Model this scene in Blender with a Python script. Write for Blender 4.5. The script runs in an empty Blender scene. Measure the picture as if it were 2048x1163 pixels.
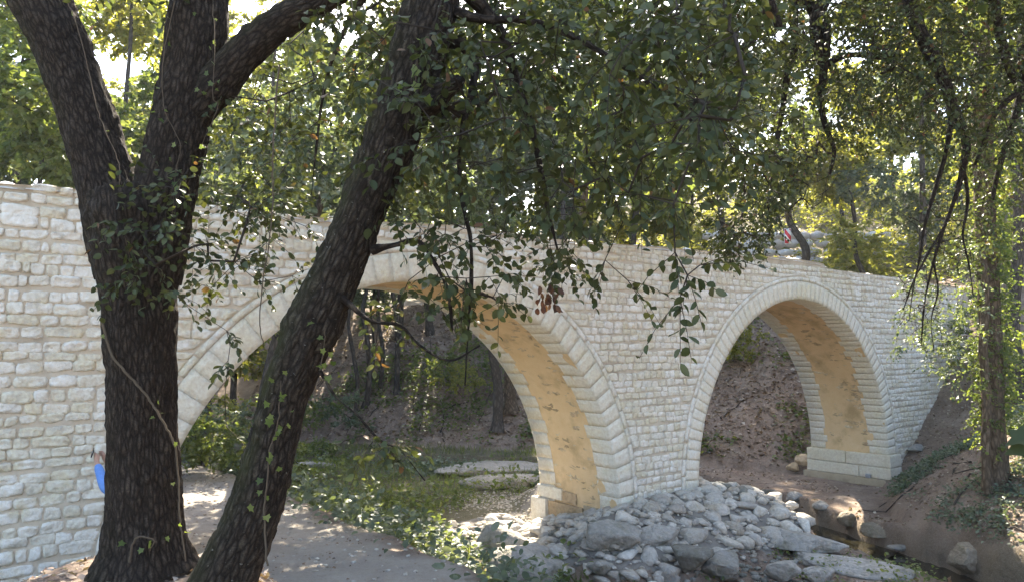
import bpy, math, random
import numpy as np
from mathutils import Vector, Matrix

# ---------------------------------------------------------------- camera, sky, sun, exposure
SC = bpy.context.scene
COL = SC.collection
W, Hpx, FPX = 2048.0, 1163.0, 1538.0
PITCH = math.radians(4.184)
cam_d = bpy.data.cameras.new('camera')
cam = bpy.data.objects.new('camera', cam_d); COL.objects.link(cam)
cam.location = (0, 0, 0)
cam.rotation_euler = (math.pi/2 + PITCH, 0, 0)
cam_d.sensor_fit = 'HORIZONTAL'; cam_d.sensor_width = 36.0
cam_d.lens = 36.0*FPX/W
cam_d.clip_start = 0.05; cam_d.clip_end = 2000
SC.camera = cam

SUN_ELEV, SUN_AZ = math.radians(42.5), math.radians(-3)      # azimuth measured to the right of the view axis
wd = bpy.data.worlds.new('World'); SC.world = wd; wd.use_nodes = True
wn = wd.node_tree.nodes; wl = wd.node_tree.links
bg = wn['Background']
sky = wn.new('ShaderNodeTexSky'); sky.sky_type = 'NISHITA'; sky.sun_disc = False
sky.sun_elevation = SUN_ELEV; sky.sun_rotation = SUN_AZ
sky.air_density = 1.0; sky.dust_density = 2.0; sky.ozone_density = 1.0
wl.new(sky.outputs[0], bg.inputs[0]); bg.inputs[1].default_value = 0.15
sd_ = bpy.data.lights.new('sun', 'SUN'); sd_.energy = 5.0; sd_.angle = math.radians(0.53); sd_.color = (1.0, 0.9, 0.74)
sun = bpy.data.objects.new('sun', sd_); COL.objects.link(sun)
to_sun = Vector((math.sin(SUN_AZ)*math.cos(SUN_ELEV), math.cos(SUN_AZ)*math.cos(SUN_ELEV), math.sin(SUN_ELEV)))
sun.rotation_euler = to_sun.to_track_quat('Z', 'Y').to_euler(); sun.location = to_sun*60
SC.view_settings.view_transform = 'Standard'; SC.view_settings.look = 'None'
SC.view_settings.exposure = 2.4; SC.view_settings.gamma = 1.0
SC.render.engine = 'CYCLES'
cy = SC.cycles
cy.use_denoising = True; cy.max_bounces = 8; cy.diffuse_bounces = 5; cy.transmission_bounces = 4
cy.glossy_bounces = 2; cy.sample_clamp_indirect = 6; cy.use_adaptive_sampling = True; cy.adaptive_threshold = 0.02

# ---------------------------------------------------------------- helpers
RNG = np.random.default_rng(7)
CP, SP = math.cos(PITCH), math.sin(PITCH)
def at(px, py, Y):
    a = (px-W/2)/FPX; b = (Hpx/2-py)/FPX
    d = np.array([a, CP-b*SP, SP+b*CP]); return d*(Y/d[1])
def project(P):
    P = np.atleast_2d(P); d = P[:,1]*CP+P[:,2]*SP; up = -P[:,1]*SP+P[:,2]*CP
    return np.stack([W/2+FPX*P[:,0]/d, Hpx/2-FPX*up/d, d], 1)
def nrm(v):
    return v/np.maximum(np.linalg.norm(v, axis=-1, keepdims=True), 1e-9)
def smooth(a, b, x):
    t = np.clip((x-a)/(b-a), 0, 1); return t*t*(3-2*t)
def _hash(ix, iy, iz, s):
    h = (ix.astype(np.int64)*374761393 + iy.astype(np.int64)*668265263 + iz.astype(np.int64)*2147483647 + s*974711) & 0xffffffff
    h = ((h ^ (h >> 13))*1274126177) & 0xffffffff
    return ((h ^ (h >> 16)) & 0xffff)/65535.0
def vnoise(P, s=0):
    P = np.asarray(P, float); i = np.floor(P).astype(np.int64); f = P-i; f = f*f*(3-2*f)
    r = 0
    for dx in (0,1):
        for dy in (0,1):
            for dz in (0,1):
                w = (f[...,0] if dx else 1-f[...,0])*(f[...,1] if dy else 1-f[...,1])*(f[...,2] if dz else 1-f[...,2])
                r = r + w*_hash(i[...,0]+dx, i[...,1]+dy, i[...,2]+dz, s)
    return r*2-1
def fbm(P, o=4, s=0):
    r = 0; a = 0.5; P = np.asarray(P, float)
    for k in range(o): r = r+a*vnoise(P*2**k+k*17.3, s+k); a *= .5
    return r
def n2(X, Y, sc, s=0, o=4):
    return fbm(np.stack([X*sc, Y*sc, np.zeros_like(X)+s*3.7], -1), o, s)

def tag(o, label=None, cat=None, group=None, kind=None):
    if label: o['label'] = label
    if cat: o['category'] = cat
    if group: o['group'] = group
    if kind: o['kind'] = kind
    return o
def empty(name, loc, label=None, cat=None, group=None, kind=None):
    o = bpy.data.objects.new(name, None); COL.objects.link(o); o.location = loc; o.empty_display_size = .2
    return tag(o, label, cat, group, kind)
def wparent(o, p):
    o.parent = p
    if p is not None: o.matrix_parent_inverse = Matrix.Translation(-abs_loc(p))
def abs_loc(o):
    v = Vector(o.location)
    if o.parent: v = abs_loc(o.parent) + o.matrix_parent_inverse.to_translation() + v
    return v
def mesh_np(name, V, Fs, mat, rnd=None, smooth_=False, uv=None):
    me = bpy.data.meshes.new(name); V = np.asarray(V, np.float32)
    Fs = [np.asarray(f, np.int32) for f in Fs if len(f)]
    me.vertices.add(len(V)); me.vertices.foreach_set('co', V.ravel())
    li = np.concatenate([f.ravel() for f in Fs]); tot = np.concatenate([np.full(len(f), f.shape[1], np.int32) for f in Fs])
    st = np.concatenate([[0], np.cumsum(tot)[:-1]]).astype(np.int32)
    me.loops.add(len(li)); me.loops.foreach_set('vertex_index', li)
    me.polygons.add(len(tot)); me.polygons.foreach_set('loop_start', st); me.polygons.foreach_set('loop_total', tot)
    if smooth_: me.polygons.foreach_set('use_smooth', np.ones(len(tot), bool))
    if rnd is not None:
        at_ = me.attributes.new('rnd', 'FLOAT', 'POINT'); at_.data.foreach_set('value', np.asarray(rnd, np.float32))
    if uv is not None:
        l = me.uv_layers.new(name='UVMap'); l.data.foreach_set('uv', np.asarray(uv, np.float32)[li].ravel())
    me.update(calc_edges=True)
    if mat: me.materials.append(mat)
    return me
def obj(name, V, Fs, mat, parent=None, rnd=None, smooth_=False, uv=None, local=True):
    """one mesh object from world-space vertices; its origin goes to the base of its own box"""
    V = np.asarray(V, float)
    c = np.array([(V[:,0].min()+V[:,0].max())/2, (V[:,1].min()+V[:,1].max())/2, V[:,2].min()]) if local else np.zeros(3)
    o = bpy.data.objects.new(name, mesh_np(name, V-c, Fs, mat, rnd, smooth_, uv)); COL.objects.link(o)
    o.location = c
    if parent is not None: wparent(o, parent)
    return o
class Acc:
    def __init__(s): s.V=[]; s.F={}; s.R=[]; s.U=[]; s.n=0
    def add(s, V, Fs, rnd=0.0, uv=None):
        V = np.asarray(V, float)
        for f in Fs:
            f = np.asarray(f)
            if len(f): s.F.setdefault(f.shape[1], []).append(f+s.n)
        s.V.append(V); s.R.append(np.broadcast_to(np.asarray(rnd, float), (len(V),))); s.n += len(V)
        s.U.append(np.zeros((len(V),2)) if uv is None else uv)
    def obj(s, name, mat, parent=None, smooth_=False, uv=False):
        return obj(name, np.concatenate(s.V), [np.concatenate(f) for f in s.F.values()], mat, parent, np.concatenate(s.R), smooth_, np.concatenate(s.U) if uv else None)
def tube(P, R, sides=6, cap=True, disp=None, vlen=0.0):
    """a tapered tube; the last column of a ring repeats the first so that the bark has a seam"""
    P = np.asarray(P, float); n = len(P); R = np.broadcast_to(np.asarray(R, float), (n,))
    T = nrm(np.gradient(P, axis=0)); u = np.cross(T[0], [0.3,0.9,0.1]); u /= np.linalg.norm(u)
    U = []
    for t in T:
        u = u-t*np.dot(u,t); u /= max(np.linalg.norm(u),1e-9); U.append(u)
    U = np.array(U); B = np.cross(T, U); m = sides+1
    a = np.linspace(0, 2*math.pi, m); L = np.concatenate([[0], np.cumsum(np.linalg.norm(np.diff(P,axis=0),axis=1))])+vlen
    dirs = np.cos(a)[None,:,None]*U[:,None]+np.sin(a)[None,:,None]*B[:,None]
    rr = R[:,None]*np.ones(m)
    if disp is not None: rr = rr+disp(P, dirs, a, L, R)
    V = (P[:,None]+dirs*rr[...,None]).reshape(-1,3)
    i = np.arange(n-1)[:,None]*m; j = np.arange(sides)[None]
    F = np.stack([i+j, i+j+1, i+m+j+1, i+m+j], -1).reshape(-1,4)
    uv = np.stack([np.broadcast_to(a/(2*math.pi)*np.median(R)*6.28, (n,m)), np.broadcast_to(L[:,None], (n,m))], -1).reshape(-1,2)
    Fs = [F]
    if cap:
        V = np.vstack([V, P[-1]]); uv = np.vstack([uv, [0, L[-1]]]); e = (n-1)*m
        Fs.append(np.stack([e+np.arange(sides), e+np.arange(sides)+1, np.full(sides, n*m)], 1))
    return V, Fs, uv
def spline(P, per=6):
    P = np.asarray(P, float); Q = np.vstack([2*P[0]-P[1], P, 2*P[-1]-P[-2]]); out = []
    for k in range(1, len(Q)-2):
        for t in np.linspace(0, 1, per, endpoint=False):
            a,b,c,d = Q[k-1],Q[k],Q[k+1],Q[k+2]
            out.append(.5*((2*b)+(c-a)*t+(2*a-5*b+4*c-d)*t*t+(3*b-a-3*c+d)*t**3))
    out.append(P[-1]); return np.array(out)

# ---------------------------------------------------------------- materials
def newmat(name):
    m = bpy.data.materials.new(name); m.use_nodes = True
    nt = m.node_tree; return m, nt, nt.nodes['Principled BSDF']
def N(nt, t, **k):
    n = nt.nodes.new('ShaderNode'+t)
    for a, v in k.items():
        if a.startswith('i_'):
            key = a[2:]; n.inputs[int(key) if key.isdigit() else key.replace('_',' ')].default_value = v
        else: setattr(n, a, v)
    return n
def ramp(nt, fac, stops, interp='LINEAR'):
    r = nt.nodes.new('ShaderNodeValToRGB'); r.color_ramp.interpolation = interp
    e = r.color_ramp.elements
    while len(e) < len(stops): e.new(.5)
    for q, (p, c) in zip(e, stops): q.position = p; q.color = (*c, 1)
    nt.links.new(fac, r.inputs[0]); return r.outputs[0]
def mixc(nt, fac, a, b, mode='MIX'):
    m = nt.nodes.new('ShaderNodeMix'); m.data_type = 'RGBA'; m.blend_type = mode
    for sock, v in ((m.inputs[0], fac), (m.inputs[6], a), (m.inputs[7], b)):
        if isinstance(v, (int, float)): sock.default_value = v
        elif isinstance(v, tuple): sock.default_value = (*v, 1)
        else: nt.links.new(v, sock)
    return m.outputs[2]
def pos(nt, scale=(1,1,1)):
    g = nt.nodes.new('ShaderNodeNewGeometry'); m = N(nt, 'Mapping'); m.inputs['Scale'].default_value = scale
    nt.links.new(g.outputs['Position'], m.inputs[0]); return m.outputs[0]
def noise(nt, vec, sc, det=5, rough=.6):
    n = N(nt, 'TexNoise'); n.inputs['Scale'].default_value = sc; n.inputs['Detail'].default_value = det; n.inputs['Roughness'].default_value = rough
    nt.links.new(vec, n.inputs['Vector']); return n.outputs['Fac']
def bump(nt, bsdf, hs, strength=.6, dist=.02):
    prev = None
    for h, st, d in hs:
        b = N(nt, 'Bump'); b.inputs['Strength'].default_value = st; b.inputs['Distance'].default_value = d
        nt.links.new(h, b.inputs['Height'])
        if prev: nt.links.new(prev, b.inputs['Normal'])
        prev = b.outputs[0]
    nt.links.new(prev, bsdf.inputs['Normal'])
def attr(nt, name='rnd'):
    a = N(nt, 'Attribute'); a.attribute_name = name; return a.outputs['Fac']
def thr(nt, v, a, b):
    m = N(nt, 'MapRange'); m.inputs[1].default_value = a; m.inputs[2].default_value = b; nt.links.new(v, m.inputs[0]); return m.outputs[0]

def mat_stone(name, lo, mid, hi, stain, rough_sc=22, bd=.012, grey=None):
    m, nt, b = newmat(name); p = pos(nt)
    base = ramp(nt, attr(nt), [(0, lo), (.5, mid), (1, hi)])
    n1 = noise(nt, p, 3.0, 6); n2_ = noise(nt, p, 17, 5); n3 = noise(nt, p, 60, 4)
    base = mixc(nt, thr(nt, noise(nt, p, .55, 5, .65), .45, .7), base, mixc(nt, .55, base, tuple(x*.8 for x in stain)))
    c = mixc(nt, thr(nt, n1, .5, .72), base, stain)
    c = mixc(nt, thr(nt, n2_, .3, .8), c, mixc(nt, .5, c, (1,1,1), 'OVERLAY'))
    if grey: c = mixc(nt, thr(nt, noise(nt, p, 5.3, 7, .7), .52, .7), c, grey)
    nt.links.new(c, b.inputs['Base Color']); b.inputs['Roughness'].default_value = .9
    b.inputs['Specular IOR Level'].default_value = .25
    bump(nt, b, [(noise(nt, p, rough_sc*.5, 3, .6), .8, bd*2.2), (noise(nt, p, rough_sc, 6, .65), 1.0, bd), (n3, .5, .004)]); return m
M = {}
M['stone'] = mat_stone('limestone', (.60,.515,.39), (.71,.632,.508), (.79,.722,.605), (.58,.465,.32), grey=(.51,.455,.375))
M['voussoir'] = mat_stone('dressed_limestone', (.64,.555,.425), (.69,.60,.465), (.73,.645,.51), (.63,.52,.37), 26, .010)
M['coping'] = mat_stone('lime_rubble', (.62,.58,.52), (.72,.68,.62), (.78,.75,.70), (.6,.52,.42), 14, .02)
M['riprap'] = mat_stone('grey_rubble', (.27,.245,.21), (.39,.36,.31), (.53,.49,.42), (.34,.285,.21), 14, .022, grey=(.28,.262,.235))
M['boulder'] = mat_stone('weathered_rock', (.13,.12,.095), (.23,.215,.185), (.33,.305,.265), (.14,.13,.09), 9, .035, grey=(.27,.26,.24))
M['ochre_rock'] = mat_stone('ochre_rock', (.36,.26,.15), (.47,.35,.22), (.58,.46,.31), (.32,.22,.12), 12, .02)
M['bank_rock'] = mat_stone('bank_rock', (.12,.10,.07), (.20,.165,.12), (.30,.25,.18), (.11,.09,.05), 9, .035)
def mat_mortar(name, a, bcol, sc=9):
    m, nt, b = newmat(name); p = pos(nt); n = noise(nt, p, sc, 7, .7)
    c = ramp(nt, n, [(.25, a), (.75, bcol)]); c = mixc(nt, thr(nt, noise(nt, p, 1.7, 4), .5, .7), c, tuple(x*.72 for x in a))
    nt.links.new(c, b.inputs['Base Color']); b.inputs['Roughness'].default_value = .95
    bump(nt, b, [(noise(nt, p, 26, 6, .7), .8, .012)]); return m
M['mortar'] = mat_mortar('sand_mortar', (.52,.425,.31), (.64,.55,.43))
M['plaster'] = mat_mortar('ochre_plaster', (.68,.47,.24), (.76,.56,.325), 4)
M['concrete'] = mat_mortar('footing_concrete', (.40,.32,.21), (.48,.39,.27), 5)
def mat_bark(name, dark, light, moss=None, su=44, sv=13, lich=.0):
    m, nt, b = newmat(name)
    u = N(nt, 'TexCoord').outputs['UV']; mp = N(nt, 'Mapping'); mp.inputs['Scale'].default_value = (su, sv, 1); nt.links.new(u, mp.inputs[0])
    ds = N(nt, 'TexNoise'); ds.inputs['Scale'].default_value = 1.6; ds.inputs['Detail'].default_value = 4; nt.links.new(mp.outputs[0], ds.inputs['Vector'])
    w = mixc(nt, .38, mp.outputs[0], ds.outputs['Color'])
    v = N(nt, 'TexVoronoi'); v.feature = 'DISTANCE_TO_EDGE'; v.inputs['Scale'].default_value = 1.25; nt.links.new(w, v.inputs['Vector'])
    vc = N(nt, 'TexVoronoi'); vc.inputs['Scale'].default_value = 1.25; nt.links.new(w, vc.inputs['Vector'])
    p = pos(nt); fine = noise(nt, p, 80, 6, .75); big = noise(nt, p, 2.6, 4)
    crack = thr(nt, v.outputs['Distance'], .0, .34)
    c = mixc(nt, crack, dark, light)
    c = mixc(nt, thr(nt, fine, .38, .62), mixc(nt, .75, c, dark), c)
    c = mixc(nt, thr(nt, vc.outputs['Color'], .0, 1.0), mixc(nt, .3, c, dark), c)
    if lich: c = mixc(nt, thr(nt, noise(nt, p, 38, 3), .70-lich, .76), c, (.30,.29,.25))
    if moss is not None:
        mm = N(nt, 'Math'); mm.operation = 'MULTIPLY'; nt.links.new(attr(nt), mm.inputs[0]); nt.links.new(thr(nt, noise(nt, p, 7, 5), .3, .6), mm.inputs[1])
        c = mixc(nt, mm.outputs[0], c, moss)
    nt.links.new(c, b.inputs['Base Color']); b.inputs['Roughness'].default_value = .95; b.inputs['Specular IOR Level'].default_value = .15
    bump(nt, b, [(big, .6, .06), (crack, .8, .016), (fine, 1.0, .010)]); return m
M['bark'] = mat_bark('oak_bark', (.017,.012,.009), (.105,.080,.057), (.05,.06,.015))
M['bark_moss'] = mat_bark('mossy_oak_bark', (.018,.013,.0095), (.12,.094,.066), (.05,.056,.014), lich=.015)
M['bark_brown'] = mat_bark('brown_bark', (.06,.042,.027), (.28,.21,.14), (.06,.07,.02), 20, 6)
M['bark_far'] = mat_bark('far_bark', (.045,.037,.03), (.16,.135,.11), (.04,.06,.02), 16, 5)
def flat_mat(name, c, r=.8, sp=.3):
    m, nt, b = newmat(name); p = pos(nt)
    nt.links.new(mixc(nt, noise(nt, p, 30, 4), tuple(x*.75 for x in c), tuple(min(1,x*1.2) for x in c)), b.inputs['Base Color'])
    b.inputs['Roughness'].default_value = r; b.inputs['Specular IOR Level'].default_value = sp; return m
M['twig'] = flat_mat('twig', (.045,.036,.028), .9, .1)
M['vine'] = flat_mat('vine_stem', (.10,.075,.05), .9, .1)
def mat_leaf(name, stops, trans=.45, tcol=1.5, rough=.5, spec=.35):
    m, nt, b = newmat(name); out = nt.nodes['Material Output']
    col = ramp(nt, attr(nt), stops)
    p = pos(nt); col = mixc(nt, thr(nt, noise(nt, p, 9, 3), .35, .7), mixc(nt, .35, col, (.02,.03,.01)), col)
    nt.links.new(col, b.inputs['Base Color']); b.inputs['Roughness'].default_value = rough; b.inputs['Specular IOR Level'].default_value = spec
    t = N(nt, 'BsdfTranslucent'); g = N(nt, 'Gamma'); g.inputs[1].default_value = .85; nt.links.new(col, g.inputs[0])
    tc = mixc(nt, 1.0, g.outputs[0], (1.0*tcol, .95*tcol, .35*tcol), 'MULTIPLY'); nt.links.new(tc, t.inputs[0])
    ms = N(nt, 'MixShader'); ms.inputs[0].default_value = trans
    nt.links.new(b.outputs[0], ms.inputs[1]); nt.links.new(t.outputs[0], ms.inputs[2]); nt.links.new(ms.outputs[0], out.inputs[0]); return m
M['oak_leaf'] = mat_leaf('holm_oak_leaf', [(0,(.032,.042,.017)), (.5,(.055,.068,.024)), (.9,(.085,.098,.042)), (.983,(.11,.125,.075)), (.99,(.15,.07,.035)), (1,(.18,.09,.05))], .22, 1.4, .5, .22)
M['oak_leaf_far'] = mat_leaf('oak_leaf_far', [(0,(.04,.055,.022)), (.6,(.075,.1,.04)), (1,(.12,.13,.06))], .4, 1.7)
M['ivy_leaf'] = mat_leaf('ivy_leaf', [(0,(.05,.08,.024)), (.6,(.10,.14,.04)), (1,(.16,.19,.06))], .45, 2.0, .4)
M['leaf_green'] = mat_leaf('green_leaf', [(0,(.07,.10,.035)), (.6,(.115,.155,.055)), (1,(.17,.19,.075))], .45, 1.9)
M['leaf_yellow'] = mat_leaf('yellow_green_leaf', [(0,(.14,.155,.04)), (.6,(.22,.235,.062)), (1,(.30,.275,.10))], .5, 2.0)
M['leaf_blue'] = mat_leaf('blue_green_leaf', [(0,(.07,.10,.068)), (.6,(.125,.165,.115)), (1,(.2,.24,.18))], .35, 1.5)
M['grass'] = mat_leaf('grass_blade', [(0,(.07,.10,.03)), (.7,(.12,.155,.045)), (1,(.22,.22,.09))], .45, 1.8)
M['litter'] = mat_leaf('dry_leaf', [(0,(.11,.065,.045)), (.4,(.26,.165,.115)), (.75,(.42,.31,.23)), (1,(.60,.53,.45))], .15, 1.0, .7)

# ---------------------------------------------------------------- the lie of the land
TH = math.radians(51.46)
BO = np.array([2.14, 15.6, 0.0]); BT = np.array([math.sin(TH), math.cos(TH), 0]); BN = np.array([-math.cos(TH), math.sin(TH), 0])
BW = 2.4                                                    # bridge width
ARCH = [(-4.432, -3.30, 4.42), (6.865, -3.11, 4.35)]        # centre along the face, springing height, radius
RING, BAND = .46, .10
def br(u, v, h):
    u, v, h = np.broadcast_arrays(np.asarray(u, float), np.asarray(v, float), np.asarray(h, float))
    return BO + u[...,None]*BT + v[...,None]*BN + h[...,None]*np.array([0,0,1.0])
def to_bridge(X, Y):
    dx, dy = X-BO[0], Y-BO[1]; return dx*BT[0]+dy*BT[1], dx*BN[0]+dy*BN[1]
def sdist(X, Y, poly):
    """signed distance to a polyline, positive to its left"""
    best = np.full(X.shape, 1e9); sg = np.ones(X.shape); A = np.asarray(poly, float)
    for k in range(len(A)-1):
        a, b = A[k], A[k+1]; d = b-a; L = d@d
        t = np.clip(((X-a[0])*d[0]+(Y-a[1])*d[1])/L, 0, 1)
        ex, ey = X-(a[0]+t*d[0]), Y-(a[1]+t*d[1]); r = np.hypot(ex, ey); s = np.sign(d[0]*(Y-a[1])-d[1]*(X-a[0]))
        u = r < best-1e-9; best = np.where(u, r, best); sg = np.where(u, s, sg)
    return best*sg
PATH_EDGE = [(3.2,4.5),(1.4,7.4),(.3,8.9),(-.31,9.78),(-.85,10.6),(-1.36,11.4),(-2.23,12.5),(-3.4,13.9),(-4.1,14.8),(-5.4,16.7),(-7.5,19),(-11,22),(-30,30)]
CREEK = [(12.5,6.5),(9.6,11),(8.3,14.5),(7.35,17.5),(6.6,20.5),(5.2,23.5),(2.5,25.3),(-1,26),(-6,27),(-14,29),(-30,32)]
FOOT = [(13.5,2),(10.9,8),(9.7,11.5),(9.15,14.5),(8.8,17),(9.1,19.5),(10.3,21.9),(10.95,22.6),(9.5,24.7),(8.0,25.2),(5.8,26.6),(3,28.4),(0,28.8),(-4,30),(-12,33),(-40,42)]
LEFTBANK = [(-6.6,12.2),(-7.6,15.5),(-8.8,19),(-11,23),(-16,28),(-40,38)]
def ground_h(X, Y):
    X = np.asarray(X, float); Y = np.asarray(Y, float)
    s = -sdist(X, Y, PATH_EDGE) + .35*n2(X, Y, .9, 1)
    h = -2.9-1.05*smooth(0, 1.4, s)
    h = h-.38*np.exp(-((X-1.8)/2.6)**2-((Y-13.2)/1.3)**2)
    h = h+.16*smooth(14, 24, Y)*smooth(1.0, 3.0, s)
    h = h-.22*smooth(4.4, 6.2, X)*smooth(17, 19, Y)*smooth(1.0, 3.0, s)
    lb = np.where(to_bridge(X, Y)[1] > 1.2, sdist(X, Y, LEFTBANK), -1.0)
    h = np.maximum(h, -2.9+.5*np.clip(lb, 0, 9)+.12*np.clip(lb-9, 0, 60)*(lb > 0)-(lb < 0)*9)
    # the bank the photographer and the two oaks stand on
    e = 4.3+1.5*(1-smooth(-2.4, -1.2, X))*smooth(-4.4, -3.1, X)
    t = smooth(e, e+3.2, Y); near = -1.58-.5*smooth(-3.2, -4.6, X)*0-.55*(1-smooth(-4.6, -3.1, X))
    h = near*(1-t)+h*t
    # rubble apron round the middle pier
    u, v = to_bridge(X, Y); du = np.maximum(np.maximum(-.25-u, u-2.75), 0); dv = np.maximum(np.maximum(-.1-v, v-2.5), 0)
    d = np.hypot(du, dv); ap = -3.08-.05*d-.165*d*d+.07*n2(X, Y, 2.1, 5)+.1*np.clip(-v,0,1)*smooth(1.0,2.4,u)
    ap = ap-.29*np.clip(v+.45, 0, 2.9)*(1-smooth(-.1, 1.0, u))
    ap = np.where(d < 2.7, ap, -9); h = np.maximum(h, ap)
    dc = np.abs(sdist(X, Y, CREEK))+.22*n2(X, Y, 1.3, 3); k = 1-smooth(.98, 1.3, dc)
    h = h*(1-k)+np.minimum(h, -4.95)*k
    f = -sdist(X, Y, FOOT)+.25*n2(X, Y, 1.0, 4)
    hill = -4.35+.38*smooth(0, .25, f)+.70*np.clip(f, 0, 8.6)+(.13+.27*smooth(-6, 8, X))*np.clip(f-8.6, 0, 26)+.05*np.clip(f-34, 0, 400)
    hill = hill+.16*n2(X, Y, .8, 6)*smooth(0, 1.5, f)
    h = np.where(f > 0, np.maximum(h, hill), h)
    far = smooth(40, 160, np.hypot(X, Y-12)); h = h*(1-far)+far*np.minimum(h, 14+5*n2(X, Y, .02, 8))
    return h+.05*n2(X, Y, 1.9, 2)*smooth(3, 6, np.hypot(X, Y))+.018*n2(X, Y, 9, 9, 3)
def axis(lo, hi, step, far_lo, far_hi):
    a = list(np.arange(lo, hi, step)); s = step
    while a[-1] < far_hi: s *= 1.16; a.append(a[-1]+s)
    s = step
    while a[0] > far_lo: s *= 1.16; a.insert(0, a[0]-s)
    return np.array(a)
gx, gy = axis(-12, 15, .11, -420, 420), axis(3.5, 33, .11, -300, 700)
GX, GY = np.meshgrid(gx, gy); GZ = ground_h(GX, GY)
nx, ny = len(gx), len(gy); ii = (np.arange(ny-1)[:,None]*nx+np.arange(nx-1)[None]).ravel()
def mat_ground():
    m, nt, b = newmat('ground'); p = pos(nt)
    a = N(nt, 'Attribute'); a.attribute_name = 'zone'; sep = N(nt, 'SeparateColor'); nt.links.new(a.outputs['Color'], sep.inputs[0])
    n1 = noise(nt, p, 1.3, 6, .65); n2_ = noise(nt, p, 11, 6, .7); n3 = noise(nt, p, 70, 4, .7)
    dirt = ramp(nt, n1, [(.3,(.15,.105,.075)), (.5,(.26,.19,.14)), (.75,(.37,.295,.225))])
    path = ramp(nt, mixc(nt, .5, n1, n2_), [(.3,(.25,.215,.175)), (.48,(.38,.335,.28)), (.6,(.46,.415,.355)), (.75,(.53,.49,.43))])
    green = ramp(nt, n2_, [(.3,(.05,.06,.02)), (.7,(.12,.115,.055))])
    bed = ramp(nt, n2_, [(.3,(.10,.08,.05)), (.7,(.21,.17,.11))])
    c = mixc(nt, sep.outputs[0], dirt, path); c = mixc(nt, sep.outputs[1], c, green); c = mixc(nt, sep.outputs[2], c, bed)
    c = mixc(nt, thr(nt, n3, .5, .72), c, mixc(nt, .5, c, (.5,.43,.35)))
    c = mixc(nt, thr(nt, n2_, .5, .75), c, mixc(nt, .4, c, (.08,.06,.045)))
    nt.links.new(c, b.inputs['Base Color']); b.inputs['Roughness'].default_value = .95; b.inputs['Specular IOR Level'].default_value = .2
    bump(nt, b, [(noise(nt, p, 4, 5, .7), .7, .1), (n2_, .9, .05), (n3, 1.0, .02)]); return m
M['ground'] = mat_ground()
gm = mesh_np('ground', np.stack([GX.ravel(), GY.ravel(), GZ.ravel()], 1), [np.stack([ii, ii+1, ii+nx+1, ii+nx], 1)], M['ground'], smooth_=True)
Xf, Yf = GX.ravel(), GY.ravel()
s_ = -sdist(Xf, Yf, PATH_EDGE); fo = -sdist(Xf, Yf, FOOT); dc_ = np.abs(sdist(Xf, Yf, CREEK)); lb_ = sdist(Xf, Yf, LEFTBANK)
zone = np.zeros((len(Xf), 4), np.float32); zone[:,3] = 1
zone[:,0] = (1-smooth(-.25, .35, s_+.9*n2(Xf, Yf, 1.2, 11)))*smooth(6.2, 8.0, Yf)*(1-smooth(-.4, .5, lb_))*(1-smooth(20, 24, Yf))
grv = np.exp(-((Xf-.0)/1.6)**2-((Yf-19.6)/1.3)**2); zone[:,0] = np.maximum(zone[:,0], grv)
zone[:,1] = np.clip(smooth(.2, 1.2, s_)*(1-smooth(-.6, .4, fo))*smooth(13, 15, Yf)*(1-smooth(1, 3, Xf))*.8 + smooth(9, 16, fo)*.7 + smooth(0,2,lb_)*.6, 0, 1)
zone[:,2] = 1-smooth(.9, 1.5, dc_)
za = gm.attributes.new('zone', 'FLOAT_COLOR', 'POINT'); za.data.foreach_set('color', zone.ravel())
ground = bpy.data.objects.new('ground', gm); COL.objects.link(ground)
tag(ground, 'dirt path, creek banks and leaf strewn slopes under the trees', 'ground', kind='structure')
# the creek
m, nt, b = newmat('water'); p = pos(nt, (1,1,1)); b.inputs['Base Color'].default_value = (.018,.016,.009,1); b.inputs['Roughness'].default_value = .04
b.inputs['Specular IOR Level'].default_value = .5; bump(nt, b, [(noise(nt, p, 4, 3), .15, .02)]); M['water'] = m
cp = spline([(x, y, -4.54) for x, y in CREEK], 8); ct = nrm(np.gradient(cp, axis=0)); cn = np.stack([-ct[:,1], ct[:,0], ct[:,2]*0], 1)
nV = len(cp); CV = np.vstack([cp+cn*1.5, cp-cn*1.5]); k = np.arange(nV-1)
tag(obj('creek_water', CV, [np.stack([k, k+nV, k+nV+1, k+1], 1)], M['water']), 'shallow dark creek running under the right arch', 'creek', kind='structure')

# ---------------------------------------------------------------- the bridge
bridge = empty('stone_bridge', tuple(br(1.25, 1.2, -3.9)), 'pale limestone bridge with two round arches over path and creek', 'bridge')
TOPU = [-18,-10.5,-9.9,-8.3,-6.5,-5.1,-3.9,-3.0,-1.8,-.5,1.5,4,6.8,8.0,8.1,11.7,14,18]
TOPH = [1.95,1.95,1.98,1.98,1.96,2.02,2.10,2.08,2.05,2.08,2.15,2.22,2.27,2.24,2.12,2.10,2.06,2.0]
def top_h(u): return np.interp(u, TOPU, TOPH)
def intrados(u):
    h = np.full(np.shape(u), -5.2)
    for cu, ch, R in ARCH:
        r = R+.03; d = np.abs(u-cu); h = np.where(d < r, ch+np.sqrt(np.maximum(r*r-d*d, 0)), h)
    return h
U0, U1 = -17.0, 17.5
uu = np.unique(np.concatenate([np.arange(U0, U1+.01, .12)] + [cu+np.array([-1,1])[:,None]*(R+.03)*np.cos(np.linspace(0,.5,14)) for cu,ch,R in ARCH] if False else
     [np.arange(U0, U1+.01, .12)]+[(cu+sg*(R+.03)*np.cos(np.linspace(0,.6,14))) for cu,ch,R in ARCH for sg in (-1,1)]))
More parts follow.
